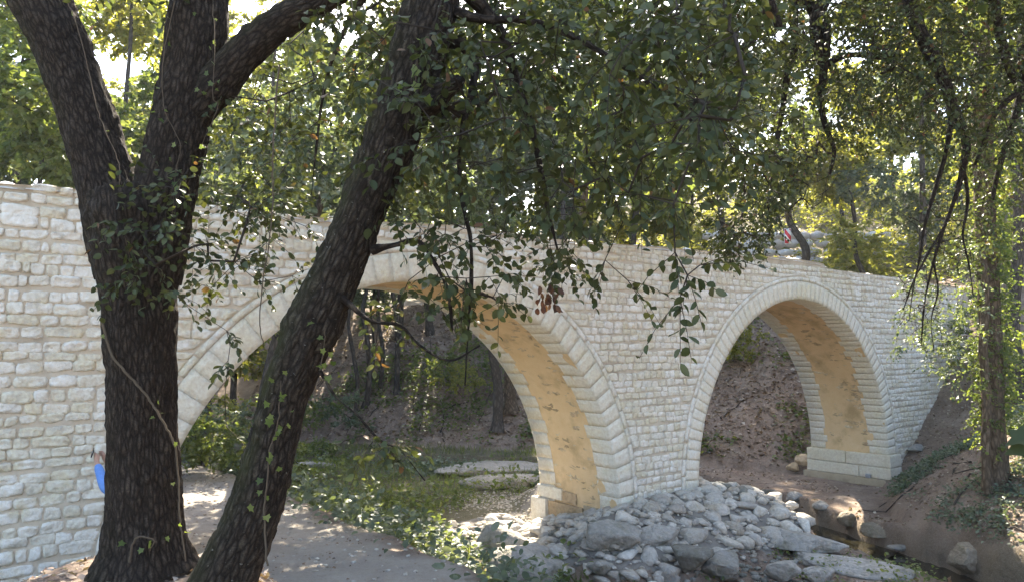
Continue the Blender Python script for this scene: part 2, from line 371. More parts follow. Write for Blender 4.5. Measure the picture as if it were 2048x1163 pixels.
def face(v, nh, amp, seed):
    bot, tp = intrados(uu), top_h(uu); t = np.linspace(0, 1, nh)
    Hh = bot[:,None]+(tp-bot)[:,None]*t; Uu = np.repeat(uu[:,None], nh, 1)
    dis = amp*fbm(np.stack([Uu*3, Hh*3, Uu*0+seed], -1), 4, seed)
    V = br(Uu, v+dis, Hh).reshape(-1,3); n = len(uu); i = np.arange(n-1)[:,None]*nh; j = np.arange(nh-1)[None]
    return V, [np.stack([i+j, i+nh+j, i+nh+j+1, i+j+1], -1).reshape(-1,4)]
V, F = face(.022, 30, .014, 21); facade = obj('facade_wall', V, F, M['mortar'], bridge, smooth_=True)
V, F = face(BW, 12, .01, 22); obj('rear_wall', V, F, M['mortar'], bridge, smooth_=True)
nu = len(uu); vv = np.array([.0,.45,.46,BW-.46,BW-.45,BW]); zz = np.array([0,0,-.0,-.0,0,0.])
V = br(np.repeat(uu[:,None],6,1), np.repeat(vv[None],nu,0), top_h(uu)[:,None]+zz+.02*n2(np.repeat(uu[:,None],6,1), np.repeat(vv[None],nu,0), 4, 3)).reshape(-1,3)
i = np.arange(nu-1)[:,None]*6; j = np.arange(5)[None]
obj('deck', V, [np.stack([i+j, i+6+j, i+7+j, i+j+1], -1).reshape(-1,4)], M['coping'], bridge)

def stone_patch(c00, c10, c11, c01, nu_, nh_, proud, seed, rough=1.0, inset=.006):
    """a rough faced stone: a bulged grid between four (u, h) corners with a skirt set back into the mortar"""
    s, t = np.meshgrid(np.linspace(0,1,nu_), np.linspace(0,1,nh_))
    C = np.array([c00,c10,c11,c01], float); ctr = C.mean(0)
    L = max(np.linalg.norm(C[1]-C[0]), .05); Hh = max(np.linalg.norm(C[3]-C[0]), .05)
    C = ctr+(C-ctr)*np.array([max(.3,1-2*inset/L), max(.3,1-2*inset/Hh)])
    rg = np.random.default_rng(seed); C = C+rg.uniform(-.011,.011,(4,2))*rough
    P = ((1-s)*(1-t))[...,None]*C[0]+(s*(1-t))[...,None]*C[1]+(s*t)[...,None]*C[2]+((1-s)*t)[...,None]*C[3]
    es, et = np.minimum(s,1-s), np.minimum(t,1-t)
    corner = (es+et < .26); P = P+(ctr-P)*(np.where(corner, .09, 0)*rough)[...,None]
    P = P+.011*rough*np.stack([vnoise(np.stack([P[...,0]*9,P[...,1]*9,P[...,0]*0+seed],-1),1), vnoise(np.stack([P[...,0]*9,P[...,1]*9,P[...,0]*0+seed],-1),2)],-1)*((es==0)|(et==0))[...,None]
    prof = np.clip(np.minimum(es*nu_*.85, et*nh_*.85), 0, 1)
    nz = fbm(np.stack([P[...,0]*11, P[...,1]*15, P[...,0]*0+seed*.37],-1), 4, 5)*1.5
    tilt = rg.uniform(-.5,.5,2)
    z = prof*proud*(1+.9*nz*rough+tilt[0]*(s-.5)+tilt[1]*(t-.5))+nz*.01*rough
    ring = [(0,k) for k in range(nu_)]+[(k,nu_-1) for k in range(1,nh_)]+[(nh_-1,k) for k in range(nu_-2,-1,-1)]+[(k,0) for k in range(nh_-2,0,-1)]
    V = br(P[...,0], .014-z, P[...,1]).reshape(-1,3)
    rv = np.array([br(P[a,b,0], .06, P[a,b,1]) for a,b in ring]); n0 = len(V); nr = len(ring)
    ri = np.array([a*nu_+b for a,b in ring]); q = np.arange(nr)
    F = [np.array([[a*nu_+b, a*nu_+b+1, (a+1)*nu_+b+1, (a+1)*nu_+b] for a in range(nh_-1) for b in range(nu_-1)]),
         np.stack([ri, n0+q, n0+(q+1)%nr, ri[(q+1)%nr]], 1)]
    return np.vstack([V, rv]), F
# coursed stones of the facade
def arch_limit(h0, h1):
    """for each arch the (u_left at h0,h1) and (u_right at h0,h1) the course must stop at"""
    out = []
    for cu, ch, R in ARCH:
        r = R+RING+BAND+.012
        def half(h):
            d = h-ch
            if d <= 0: return r
            return math.sqrt(r*r-d*d) if d < r else 0.0
        a, b_ = half(h0), half(h1)
        if a <= .001 and b_ <= .001: continue
        out.append((cu-a, cu-b_, cu+a, cu+b_))
    return out
stones = []; rs = random.Random(11)
h = -4.4; courses = []
while h < 2.05:
    dh = rs.choice([.12,.13,.14,.145,.15,.16,.175]); courses.append((h, h+dh)); h += dh
def ground_front(u):
    p = br(u, -.15, 0); return float(ground_h(p[...,0], p[...,1]))
for ci, (h0, h1) in enumerate(courses):
    lim = arch_limit(h0, h1)
    spans = []; cur = (U0+4.5, U0+4.5)
    for a0, a1, b0, b1 in lim: spans.append((cur, (a0, a1))); cur = (b0, b1)
    spans.append((cur, (16.4, 16.4)))
    for (l0, l1), (r0, r1) in spans:
        left = min(l0, l1) if abs(l0-l1) < .4 else (l0+l1)/2
        if max(r0, r1)-min(l0, l1) < .08: continue
        cuts = []; x = max(l0, l1); xe = min(r0, r1)
        while x < xe:
            w = rs.uniform(.14,.34) if x < -5 else rs.uniform(.14,.31)
            if rs.random() < .12: w *= 1.5
            if rs.random() < .12: w *= .6
            x += w
            if x < xe-.14: cuts.append(x)
        e0 = [l0]+cuts+[r0]; e1 = [l1]+cuts+[r1]
        for a, b2, c, d in zip(e0[:-1], e0[1:], e1[:-1], e1[1:]):
            um = (a+b2+c+d)/4; t = float(top_h(um))
            if h1 > t+.02: continue
            if h1 < ground_front(um)-.1: continue
            if -.3 < um < 2.8 and h0 < -3.22: continue
            wob = lambda u, hh: hh+.018*math.sin(u*1.3+ci*1.7)+.012*math.sin(u*4.1+ci*2.9)
            stones.append(((a,wob(a,h0)), (b2,wob(b2,h0)), (d,wob(d,h1)), (c,wob(c,h1))))
area = []
for s in stones:
    q = project(np.array([br(*(p[0], 0, p[1])) for p in s])); x, y = q[:,0], q[:,1]
    if x.max() < -5 or x.min() > 2053 or y.min() > 1168: area.append(0); continue
    area.append(.5*abs(np.dot(x, np.roll(y,-1))-np.dot(y, np.roll(x,-1))))
order = np.argsort(-np.array(area)); single = set(order[:300].tolist()); rest = Acc()
for k, s in enumerate(stones):
    um = sum(p[0] for p in s)/4; big = um < -5
    worn = (.2 < um < 6.5) and rs.random() < .25
    V, F = stone_patch(*s, 11 if big else 6, 8 if big else 5, (rs.uniform(.008,.026) if big else rs.uniform(.003,.015))*(.5 if worn else 1), k+1, 1.25 if worn else 1.0)
    r = min(1, max(0, rs.gauss(.55,.24)-(.3 if worn else 0)))
    if k in single: obj('stone', V, F, M['stone'], facade, np.full(len(V), r))
    else: rest.add(V, F, r)
o = rest.obj('stone_courses', M['stone'], facade); o['kind'] = 'stuff'; o['label'] = 'small coursed limestone blocks in mortar'
# uneven coping along the top
for k, u in enumerate(np.arange(-12.4, 15.5, .28)):
    u += rs.uniform(-.05,.05); w = rs.uniform(.22,.34); t = float(top_h(u)); hh = rs.uniform(.05,.12)
    s_, q_ = np.meshgrid(np.linspace(0,1,6), np.linspace(0,1,5)); a = s_*w-w/2
    es = np.minimum(np.minimum(s_,1-s_)*3, np.minimum(q_,1-q_)*3).clip(0,1)
    hgt = t-.06+es*(hh+.05*fbm(np.stack([a*9+k, q_*4, a*0+k],-1),3,4))
    V = br(u+a, -.01+q_*.46+.015*fbm(np.stack([a*8,q_*5+k,a*0],-1),2,9), hgt).reshape(-1,3)
    i = np.arange(4)[:,None]*6; j = np.arange(5)[None]
    obj('coping_stone', V, [np.stack([i+j, i+j+1, i+j+7, i+j+6], -1).reshape(-1,4)], M['coping'], bridge, np.full(30, rs.random()), True)
# arch rings, archivolts, vaults
def block(cu, ch, R, a0, a1, r0, r1, v0, v1, jamb, seed, nf=(4,4)):
    """a wedge stone between two angles (or a jamb stone between two heights); its front is a rough grid"""
    t, q = np.meshgrid(np.linspace(0,1,nf[0]), np.linspace(0,1,nf[1])); rg = np.random.default_rng(seed)
    def P(tt, rr):
        if jamb is None:
            an = a0+(a1-a0)*tt; return cu+rr*np.cos(an), ch+rr*np.sin(an)
        sg, h0_, h1_ = jamb; return cu+sg*rr, h0_+(h1_-h0_)*tt+0*rr
    rr = r0+(r1-r0)*q; u_, h_ = P(t, rr)
    e = np.minimum(np.minimum(t,1-t)*nf[0]*.6, np.minimum(q,1-q)*nf[1]*.6).clip(0,1)
    nz = fbm(np.stack([u_*10,h_*10,u_*0+seed],-1),3,6)
    out = np.sign(v1-v0)
    fr = br(u_, v0-out*e*(.001+.012*nz), h_).reshape(-1,3)
    ring = [(0,k) for k in range(nf[0])]+[(k,nf[0]-1) for k in range(1,nf[1])]+[(nf[1]-1,k) for k in range(nf[0]-2,-1,-1)]+[(k,0) for k in range(nf[1]-2,0,-1)]
    ri = np.array([a*nf[0]+b_ for a,b_ in ring]); n0 = len(fr); nr = len(ring)
    bk = np.array([br(u_[a,b_], v1, h_[a,b_]) for a,b_ in ring]); qn = np.arange(nr)
    # the soffit edge of the stone is tooled, a few millimetres up and down
    F = [np.array([[a*nf[0]+b_, a*nf[0]+b_+1, (a+1)*nf[0]+b_+1, (a+1)*nf[0]+b_] for a in range(nf[1]-1) for b_ in range(nf[0]-1)]),
         np.stack([ri, n0+qn, n0+(qn+1)%nr, ri[(qn+1)%nr]], 1)]
    return np.vstack([fr, bk]), F
def mat_vault():
    return M['plaster']
for ai, (cu, ch, R) in enumerate(ARCH):
    ring_part = None
    nv = 47 if ai == 0 else 66; da = math.pi/nv; g = .0025/R
    mid = br(cu, 0, ch)
    prt = empty('arch_ring', tuple(mid)); wparent(prt, bridge)
    for side in (0, 1):
        for k in range(nv):
            dep = (.58 if k % 2 else .52)+rs.uniform(-.05,.05); pr = rs.uniform(-.0015,.0015)
            v0, v1 = (.0+pr, dep) if side == 0 else (BW+.012+pr, BW-dep*.92)
            V, F = block(cu, ch, R, k*da+g, (k+1)*da-g, R+pr, R+RING-.004, v0, v1, None, 100*ai+k, (4,5))
            obj('voussoir', V, F, M['voussoir'], prt, np.full(len(V), rs.uniform(.35,.65)))
        for sg in (-1, 1):
            hh = ch
            while hh > ch-(.75 if not (ai == 1 and sg == 1) else .2):
                if ai == 1 and sg == 1: break
                d_ = rs.uniform(.26,.34); dep = .45+.2*rs.random()
                v0, v1 = (-.012, dep) if side == 0 else (BW+.012, BW-dep)
                V, F = block(cu, ch, R, 0, 0, R, R+RING-.004, v0, v1, (sg, hh-d_+.005, hh-.005), 900+int(hh*50), (4,5))
                obj('voussoir', V, F, M['voussoir'], prt, np.full(len(V), rs.random())); hh -= d_
    na = int(math.pi*(R+RING)/.34); db = math.pi/na; gg = .006/(R+RING)
    for k in range(na):
        j1, j2 = rs.uniform(-.006,.006), rs.uniform(-.006,.006)
        V, F = block(cu, ch, R, k*db+gg+j1, (k+1)*db-gg+j2, R+RING+.008, R+RING+BAND, -.008, .1, None, 2000+100*ai+k, (5,3))
        obj('archivolt_stone', V, F, M['stone'], prt, np.full(len(V), rs.uniform(.3,.9)))
    # plastered vault
    an = np.concatenate([np.linspace(0, math.pi, 90)]); vs = np.linspace(.03, BW-.03, 36)
    Uc = np.concatenate([[R]*10, R*np.cos(an), [-R]*10]); Hc = np.concatenate([np.linspace(-1.6,-.05,10), R*np.sin(an), np.linspace(-.05,-1.6,10)])
    A, B = np.meshgrid(np.arange(len(Uc)), vs, indexing='ij'); Un, Hn = Uc[A], Hc[A]; rad = np.hypot(Un, np.maximum(Hn,0))
    dsp = 1+(.006+.022*fbm(np.stack([Un*2.2,Hn*2.2,B*2.2],-1),4,31)+.012*np.maximum(0, fbm(np.stack([Un*7,Hn*9,B*5],-1),3,32)))/R
    V = br(cu+Un*dsp, B, ch+np.where(Hn > 0, Hn*dsp, Hn)).reshape(-1,3); nb = len(vs)
    i = np.arange(len(Uc)-1)[:,None]*nb; j = np.arange(nb-1)[None]
    vault = obj('plaster_vault', V, [np.stack([i+j, i+j+1, i+nb+j+1, i+nb+j], -1).reshape(-1,4)], M['plaster'], bridge, smooth_=True)
    # old rubble showing through the plaster
    for k in range(110):
        a = rs.uniform(.02,1.3); vp = rs.uniform(.55, BW-.55); vp = vp if rs.random() < .6 else rs.choice([rs.uniform(.62,.8), vp])
        w, l = rs.uniform(.025,.06), rs.uniform(.05,.14)
        s_, q_ = np.meshgrid(np.linspace(-1,1,5), np.linspace(-1,1,5)); e = np.clip(1-(s_**2+q_**2)*.62, -.5, 1)
        jig = vnoise(np.stack([s_*2+k, q_*2, s_*0+k*.7],-1), 3)
        rr_ = R+.02-.022*e-.014*jig; aa = a+(q_*w*(1+.3*jig))/R
        V = br(cu+rr_*np.cos(aa), vp+s_*l*(1+.3*jig), ch+rr_*np.sin(aa)).reshape(-1,3); i = np.arange(4)[:,None]*5; j = np.arange(4)[None]
        obj('rubble_stone', V, [np.stack([i+j, i+j+1, i+j+6, i+j+5], -1).reshape(-1,4)], M['ochre_rock'], vault, np.full(25, rs.random()))
def bbox_block(name, u0, u1, v0, v1, h0, h1, mat, parent, seed, n=6, amp=.012, r=.5):
    """a dressed block in bridge coordinates with worn faces and rounded arrises"""
    g = np.linspace(-1,1,n); fs = []; V = []; F = []; c = 0
    sz = np.array([(u1-u0)/2,(v1-v0)/2,(h1-h0)/2]); ce = np.array([(u1+u0)/2,(v1+v0)/2,(h1+h0)/2])
    for ax in range(3):
        for sg in (-1,1):
            a, b_ = np.meshgrid(g,g,indexing='ij'); P = np.zeros(a.shape+(3,)); P[...,ax] = sg; P[...,(ax+1)%3] = a; P[...,(ax+2)%3] = b_
            V.append(P.reshape(-1,3)); i = np.arange(n-1)[:,None]*n; j = np.arange(n-1)[None]
            q = np.stack([i+j, i+n+j, i+n+j+1, i+j+1],-1).reshape(-1,4)+c; F.append(q if sg > 0 else q[:,::-1]); c += n*n
    V = np.vstack(V); m = np.sort(np.abs(V),1); edge = np.clip((m[:,1]-.9)/.1, 0, 1)
    Q = V*sz; dirn = nrm(V); Q = Q-dirn*(edge*.012)[:,None]+dirn*(amp*fbm(Q*7+seed,3,7))[:,None]+ce
    return obj(name, br(Q[:,0],Q[:,1],Q[:,2]), [np.vstack(F)], mat, parent, np.full(len(Q), r))
# right abutment: plinth of four blocks over a concrete footing
c2, h2, R2 = ARCH[1]; ue = c2+R2
for a0, a1, b0, b1 in ((-.10,1.25,h2-.36,h2-.005),(1.26,BW+.12,h2-.36,h2-.005),(-.10,.85,h2-.70,h2-.365),(.86,BW+.12,h2-.70,h2-.365)):
    bbox_block('plinth_block', ue-.09, ue+.6, a0, a1, b0, b1, M['voussoir'], bridge, 3+a1, 9, .014, rs.random())
bbox_block('footing', ue-.19, ue+.6, .0, BW+.2, h2-1.6, h2-.705, M['concrete'], bridge, 5, 9, .02)
# middle pier: impost and plinth blocks, old masonry, mortar apron
c1, h1, R1 = ARCH[0]; pe = c1+R1
for a in ((pe-.05,pe+.6,BW-.75,BW+.06,h1+.02-.02,h1+.26,M['voussoir']),(pe-.12,pe+.6,BW-.30,BW+.2,h1-.70,h1-.01,M['voussoir']),
          (pe-.06,pe+.6,1.0,BW-.32,h1-.75,h1-.04,M['ochre_rock']),(pe-.05,pe+.6,.5,.98,h1-.75,h1+.02,M['concrete']),(pe-.045,pe+.6,1.2,BW-.78,h1-.02,h1+.22,M['ochre_rock']),
          (pe-.06,pe+2.6,-.10,.45,h1-.9,h1+.09,M['mortar'])):
    bbox_block('pier_base_block', *a[:6], a[6], bridge, a[4]*9+a[2], 10, .035, rs.random())
box = empty('junction_box', tuple(br(ue-.14, .55, h2-.705)), 'small grey metal junction box on the concrete footing of right arch', 'box')
bbox_block('box_body', ue-.185, ue-.10, .46, .62, h2-.70, h2-.60, flat_mat('grey_metal', (.34,.34,.35), .5, .5), box, 1, 4, .001)
bbox_block('box_lid', ue-.19, ue-.095, .452, .628, h2-.598, h2-.585, flat_mat('light_metal', (.45,.45,.46), .5, .5), box, 2, 4, .001)

# ---------------------------------------------------------------- rocks
def ico(n):
    import bmesh
    bm = bmesh.new(); bmesh.ops.create_icosphere(bm, subdivisions=n, radius=1); V = np.array([v.co[:] for v in bm.verts]); F = np.array([[v.index for v in f.verts] for f in bm.faces]); bm.free(); return V, F
ICO = {n: ico(n) for n in (1,2,3,4)}
def rock(size, seed, n=3, cuts=7, amp=.22, lo=.52):
    V, F = ICO[n]; rg = np.random.default_rng(seed); P = V.copy()
    P = P*(1+amp*fbm(V*1.4+seed*3.1, 3, seed % 50))[:,None]
    for k in range(cuts):
        d = nrm(rg.normal(size=3)); lim = rg.uniform(lo,.85); t = P@d; P = P-np.maximum(t-lim,0)[:,None]*d*.9
    P = P*(1+.10*fbm(V*4+seed, 4, 3)-(.05*np.clip(.15-np.abs(fbm(V*2.3+seed*1.7, 3, 8)),0,.15)/.15 if n > 2 else 0))[:,None]
    return P*np.asarray(size), F
def rotz(P, a, tilt=0, tax=0):
    c, s = math.cos(a), math.sin(a); P = P@np.array([[c,s,0],[-s,c,0],[0,0,1]])
    if tilt: R_ = np.array(Matrix.Rotation(tilt, 3, Vector((math.cos(tax), math.sin(tax), 0)))); P = P@R_.T
    return P
def gp(x, y, lo=9, hi=40):
    """where a sight line through a pixel meets the ground"""
    Ys = np.linspace(lo, hi, 1500); d = at(x, y, 1.0); P = Ys[:,None]*d; g = ground_h(P[:,0], P[:,1])
    k = np.argmax(P[:,2] <= g); return P[k] if P[k,2] <= g[k] else P[-1]
apron = empty('rubble_apron', tuple(br(1.25,-.9,-3.9)), 'grey rubble stones set in mortar sloping away from the middle pier', 'stone apron')
au, av = np.meshgrid(np.linspace(-3.0,5.4,120), np.linspace(-2.6,3.6,90)); ap_ = br(au, av, 0); az = ground_h(ap_[...,0], ap_[...,1]); ad = np.hypot(np.maximum(np.maximum(-.25-au, au-2.75),0), np.maximum(np.maximum(-.1-av, av-2.5),0))
ap_[...,2] = az+.012+.03*n2(ap_[...,0], ap_[...,1], 7, 12)-.3*smooth(1.9, 2.5, ad+.4*n2(ap_[...,0], ap_[...,1], 1.4, 13)); i = np.arange(89)[:,None]*120; j = np.arange(119)[None]
M['apron'] = mat_mortar('grey_mortar', (.15,.132,.11), (.24,.215,.18), 7)
obj('mortar_bed', ap_.reshape(-1,3), [np.stack([i+j, i+j+1, i+j+121, i+j+120], -1).reshape(-1,4)], M['apron'], apron, smooth_=True)
pts = []; tries = 0
while len(pts) < 298 and tries < 40000:
    tries += 1; u_, v_ = rs.uniform(-2.6,5.0), rs.uniform(-2.1,3.4)
    du = max(-.2-u_, u_-2.7, 0); dv = max(-.12-v_, v_-2.5, 0); d = math.hypot(du, dv)
    if d < .05 or d > 2.2 or (-.3 < u_ < 2.8 and v_ > 2): continue
    sz = rs.uniform(.17,.31) if u_ > .2 else rs.uniform(.13,.24)
    if any((u_-a)**2+(v_-b_)**2 < (.60*(sz+c))**2 for a,b_,c in pts): continue
    pts.append((u_,v_,sz))
for k, (u_,v_,sz) in enumerate(pts):
    p = br(u_,v_,0); z = float(ground_h(p[0],p[1])); V, F = rock((sz*rs.uniform(1.1,1.55),sz,sz*rs.uniform(.55,.8)), k+40, 2, 16, .2, .36)
    V = rotz(V, rs.uniform(0,6.3), rs.uniform(0,.4), rs.uniform(0,6))+np.array([p[0],p[1],z+sz*.10])
    obj('stone', V, [F], M['riprap'], apron, np.full(len(V), min(1,max(0,rs.gauss(.55,.3)))))
fill = Acc(); fp = [rock((1.25,1,.6), 700+k, 1, 8, .2, .45) for k in range(30)]; fu, fv = RNG.uniform(-2.5,4.9,1500), RNG.uniform(-2.2,3.2,1500)
fd = np.hypot(np.maximum(np.maximum(-.15-fu, fu-2.65),0), np.maximum(np.maximum(-.08-fv, fv-2.5),0)); ok = (fd > .03) & (fd < 2.15); fb = br(fu, fv, 0); fz = ground_h(fb[:,0], fb[:,1])
for k in np.nonzero(ok)[0]:
    sz_ = rs.uniform(.035,.10); V, F = fp[k % 30]; fill.add(rotz(V*sz_, k*1.7)+np.array([fb[k,0], fb[k,1], fz[k]+.02+sz_*.1]), [F], rs.random())
fill.obj('small_stones', M['riprap'], apron)['kind'] = 'stuff'
def boulder(px, py, size, label, mat='boulder', seed=1, rot=0, tilt=0, name='boulder', sink=.35, n=4, r=.5, cuts=8, group=None, cat='boulder', Y=None, tax=0):
    p = gp(px, py) if Y is None else at(px, py, Y)
    V, F = rock(size, seed, n, cuts+4, .25, .40); V = rotz(V, rot, tilt, tax); V = V+np.array([p[0], p[1], (p[2] if Y is not None else float(ground_h(p[0],p[1])))+size[2]*(1-2*sink)])
    return tag(obj(name, V, [F], M[mat], None, np.full(len(V), r), True), label, cat, group)
boulder(1070,1150,(.95,.8,.62),'big pale grey outcrop at the front left foot of the rubble apron', seed=3, r=.9, sink=.45, rot=.3)
boulder(1010,1095,(.6,.7,.62),'rounded grey outcrop at the leftmost corner of the rubble apron', seed=14, r=.85, sink=.45, rot=1.0)
boulder(1215,1085,(.75,.5,.36),'low grey rock bulging from the middle of the apron front', seed=5, r=.9, sink=.5, rot=.1)
boulder(1310,1075,(.62,.35,.3),'long grey rock lying along the upper front of the apron', seed=6, r=1.0, sink=.45, rot=.2)
boulder(1200,1155,(.48,.22,.2),'tilted grey slab leaning in the gap below the apron', seed=7, r=.7, sink=.1, rot=.9, tilt=-.5, cuts=12, name='rock_slab', cat='rock')
boulder(1383,1150,(.40,.38,.36),'round dark olive boulder in front of the apron', seed=8, r=.1, sink=.12)
boulder(1450,1168,(.5,.42,.34),'angular grey boulder right of the dark olive one', seed=9, r=.5, sink=.15, rot=.6, cuts=11)
boulder(1568,1166,(.32,.26,.22),'small tan boulder at the bottom edge of the picture', seed=10, r=1.0, sink=.1)
boulder(1640,1164,(.36,.26,.18),'flat tan rock right of the small tan boulder', seed=12, r=.95, sink=.2)
boulder(1340,1168,(.2,.1,.2),'thin upright grey stone below the dark olive boulder', seed=13, r=.7, sink=.2, n=3)
boulder(1570,1075,(1.25,.7,.2),'broad grey slab between the rubble apron and the creek', seed=15, r=.85, sink=.45, rot=-.75, name='rock_slab', cat='rock', cuts=5)
boulder(1690,1130,(1.3,.6,.17),'long grey slab sloping into the creek at the lower right', seed=16, r=.9, sink=.4, rot=-.8, name='rock_slab', cat='rock', cuts=5)
boulder(1700,1052,(.36,.26,.24),'tan rock under the creek bank opposite the slab', 'bank_rock', seed=17, r=.6, sink=.25)
boulder(1752,1075,(.36,.3,.26),'round mossy rock under the right creek bank', 'bank_rock', seed=18, r=.4, sink=.25)
boulder(1930,1140,(.5,.4,.36),'large rounded tan rock at the creek edge, lower right', 'bank_rock', seed=19, r=.6, sink=.3)
boulder(1800,1105,(.34,.26,.10),'flat wet rock lying in the creek water', seed=20, r=.3, sink=.3)
boulder(1830,905,(.34,.2,.16),'pale limestone block half buried beside the right abutment', seed=21, r=1.0, sink=.2, n=3)
boulder(1606,930,(.26,.22,.22),'upper ochre rock against the concrete footing', 'ochre_rock', seed=22, r=.8, sink=.1, n=3)
boulder(1588,944,(.24,.22,.2),'lower ochre rock beside the concrete footing', 'ochre_rock', seed=23, r=.4, sink=.2, n=3)
boulder(985,945,(2.0,.6,.28),'upper flat rock ledge across the creek behind the middle arch', seed=24, r=.8, sink=.3, rot=.2, name='rock_ledge', cat='rock', cuts=4)
boulder(1020,972,(1.4,.5,.26),'lower flat rock ledge across the creek behind the middle arch', seed=25, r=.9, sink=.3, rot=.25, name='rock_ledge', cat='rock', cuts=4)
for k,(x,y) in enumerate([(1440,975),(1490,985),(1540,985),(1590,995),(1640,1010)]):
    boulder(x, y, (.38+.1*(k%2),.22,.17), ['first','second','third','fourth','fifth'][k]+' rock from the pier along the far creek edge under right arch', seed=60+k, r=.5+.1*k, sink=.48, rot=k*1.3, n=3, group='rocks along the creek edge')
tag(boulder(610,938,(1.6,.3,.2),'low grey stone kerb across the path behind the left arch', seed=27, r=.8, sink=.3, rot=.2, name='stone_kerb', cat='kerb', n=3), group=None)
rub = Acc()
for k in range(420):
    x, y = rs.uniform(-.2,5.5), rs.uniform(12.9,15.3); s = rs.uniform(.03,.09); V, F = rock((s*1.2,s,s*.7), k+500, 1, 5)
    rub.add(V+np.array([x,y,float(ground_h(x,y))+s*.2]), [F], rs.random())
tag(rub.obj('rubble', M['boulder']), 'loose small stones on the dirt below the apron', 'rubble', kind='stuff')

# ---------------------------------------------------------------- leaves, twigs, trees
_hw = [.0,.23,.31,.21,.0]; _y = [0,.2,.5,.8,1.0]
LT_V = np.array([(0,0,0),(-.23,.2,.05),(0,.2,-.02),(.23,.2,.05),(-.31,.5,.06),(0,.5,-.035),(.31,.5,.06),(-.21,.8,.01),(0,.8,-.06),(.21,.8,.01),(0,1,-.13)], float)
LT_F = [np.array([(0,3,2),(0,2,1),(7,8,10),(8,9,10)]), np.array([(1,2,5,4),(2,3,6,5),(4,5,8,7),(5,6,9,8)])]
LF_V = np.array([(0,0,0),(.33,.48,.09),(0,1,-.05),(-.33,.48,.09)], float); LF_F = [np.array([(0,1,2,3)])]
IV_V = np.array([(0,0,0),(.42,-.08,.05),(.36,.3,.03),(.5,.5,.07),(.2,.6,.0),(0,1,-.1),(-.2,.6,.0),(-.5,.5,.07),(-.36,.3,.03),(-.42,-.08,.05),(0,.4,-.04)], float)
IV_F = [np.array([(10,k,k+1) for k in range(0,9)]+[(10,9,0)])]
GR_V = np.array([(-.02,0,0),(.02,0,0),(.014,.55,.03),(-.014,.55,.03),(0,1,.16)], float); GR_F = [np.array([(3,2,4)]), np.array([(0,1,2,3)])]
def leaf_mesh(pos_, axis_, up, size, rnd, tmpl):
    TV, TF = tmpl; y = nrm(axis_); z = nrm(up-y*np.sum(up*y,-1,keepdims=True)); x = np.cross(y, z)
    sz = np.asarray(size)[:,None,None]
    rr_ = np.modf(np.abs(pos_[:,0]*913.7+pos_[:,2]*517.3))[0]; r2_ = np.modf(np.abs(pos_[:,1]*771.1+pos_[:,0]*333.9))[0]
    wd_ = (.75+.5*rr_)[:,None,None]; cu_ = ((r2_-.35)*.5)[:,None,None]; tw_ = ((rr_-.5)*.9)[:,None,None]
    TX, TY, TZ = TV[None,:,0,None]*wd_, TV[None,:,1,None], TV[None,:,2,None]; TZ = TZ-cu_*TY**2+tw_*TX*TY
    V = pos_[:,None]+sz*(TX*x[:,None]+TY*y[:,None]+TZ*z[:,None])
    n, k = len(pos_), len(TV); off = (np.arange(n)*k)[:,None,None]
    return V.reshape(-1,3), [(f[None]+off).reshape(-1,f.shape[1]) for f in TF], np.repeat(rnd, k)
def prisms(A, B, ra, rb):
    """thin three sided twigs from A to B"""
    T = nrm(B-A); u = nrm(np.cross(T, np.array([.31,.52,.79]))); w = np.cross(T, u); V = []
    for k in range(3):
        c, s = math.cos(k*2.094), math.sin(k*2.094); d = c*u+s*w; V += [A+d*ra, B+d*rb]
    V = np.stack(V, 1); n = len(A); q = np.array([(0,2,3,1),(2,4,5,3),(4,0,1,5)])
    return V.reshape(-1,3), [(q[None]+(np.arange(n)*6)[:,None,None]).reshape(-1,4)]
def sprays(P, D, rng, nt_=3, nl=6, tl=(.15,.32), leaf=(.045,.07), spread=.8, droop=.35, wood=True, flat=.6):
    """leafy twigs at points P pointing along D; returns leaf arrays and twig prisms"""
    S = len(P); d = nrm(D[:,None]+spread*rng.normal(size=(S,nt_,3))+np.array([0,0,-droop])); L = rng.uniform(*tl, (S,nt_,1))
    A = np.broadcast_to(P[:,None], d.shape); Bm = A+d*L*.55; d2 = nrm(d+np.array([0,0,-.35])); B = Bm+d2*L*.45
    t = (np.arange(nl)+rng.uniform(.2,.8,(S,nt_,nl)))/nl*.92+.08; t = t[...,None]
    lp = np.where(t < .55, A[:,:,None]+(Bm-A)[:,:,None]*(t/.55), Bm[:,:,None]+(B-Bm)[:,:,None]*((t-.55)/.45))
    side = nrm(np.cross(d, np.array([0,0,1.0]))+1e-4)[:,:,None]*np.where(np.arange(nl)%2, 1, -1)[None,None,:,None]
    ax = nrm(d2[:,:,None]*.75+side*.9+rng.normal(size=lp.shape)*.35+np.array([0,0,-.25])); up = nrm(np.array([0,0,1.0])*flat+rng.normal(size=lp.shape)*.55)
    sz = rng.uniform(*leaf, (S,nt_,nl)); r = rng.random((S,nt_,nl))
    out = (lp.reshape(-1,3), ax.reshape(-1,3), up.reshape(-1,3), sz.reshape(-1), r.reshape(-1))
    tw = None
    if wood:
        a, m_, e = A.reshape(-1,3), Bm.reshape(-1,3), B.reshape(-1,3)
        tw = [prisms(a, m_, .0022, .0017), prisms(m_, e, .0017, .001)]
    return out, tw
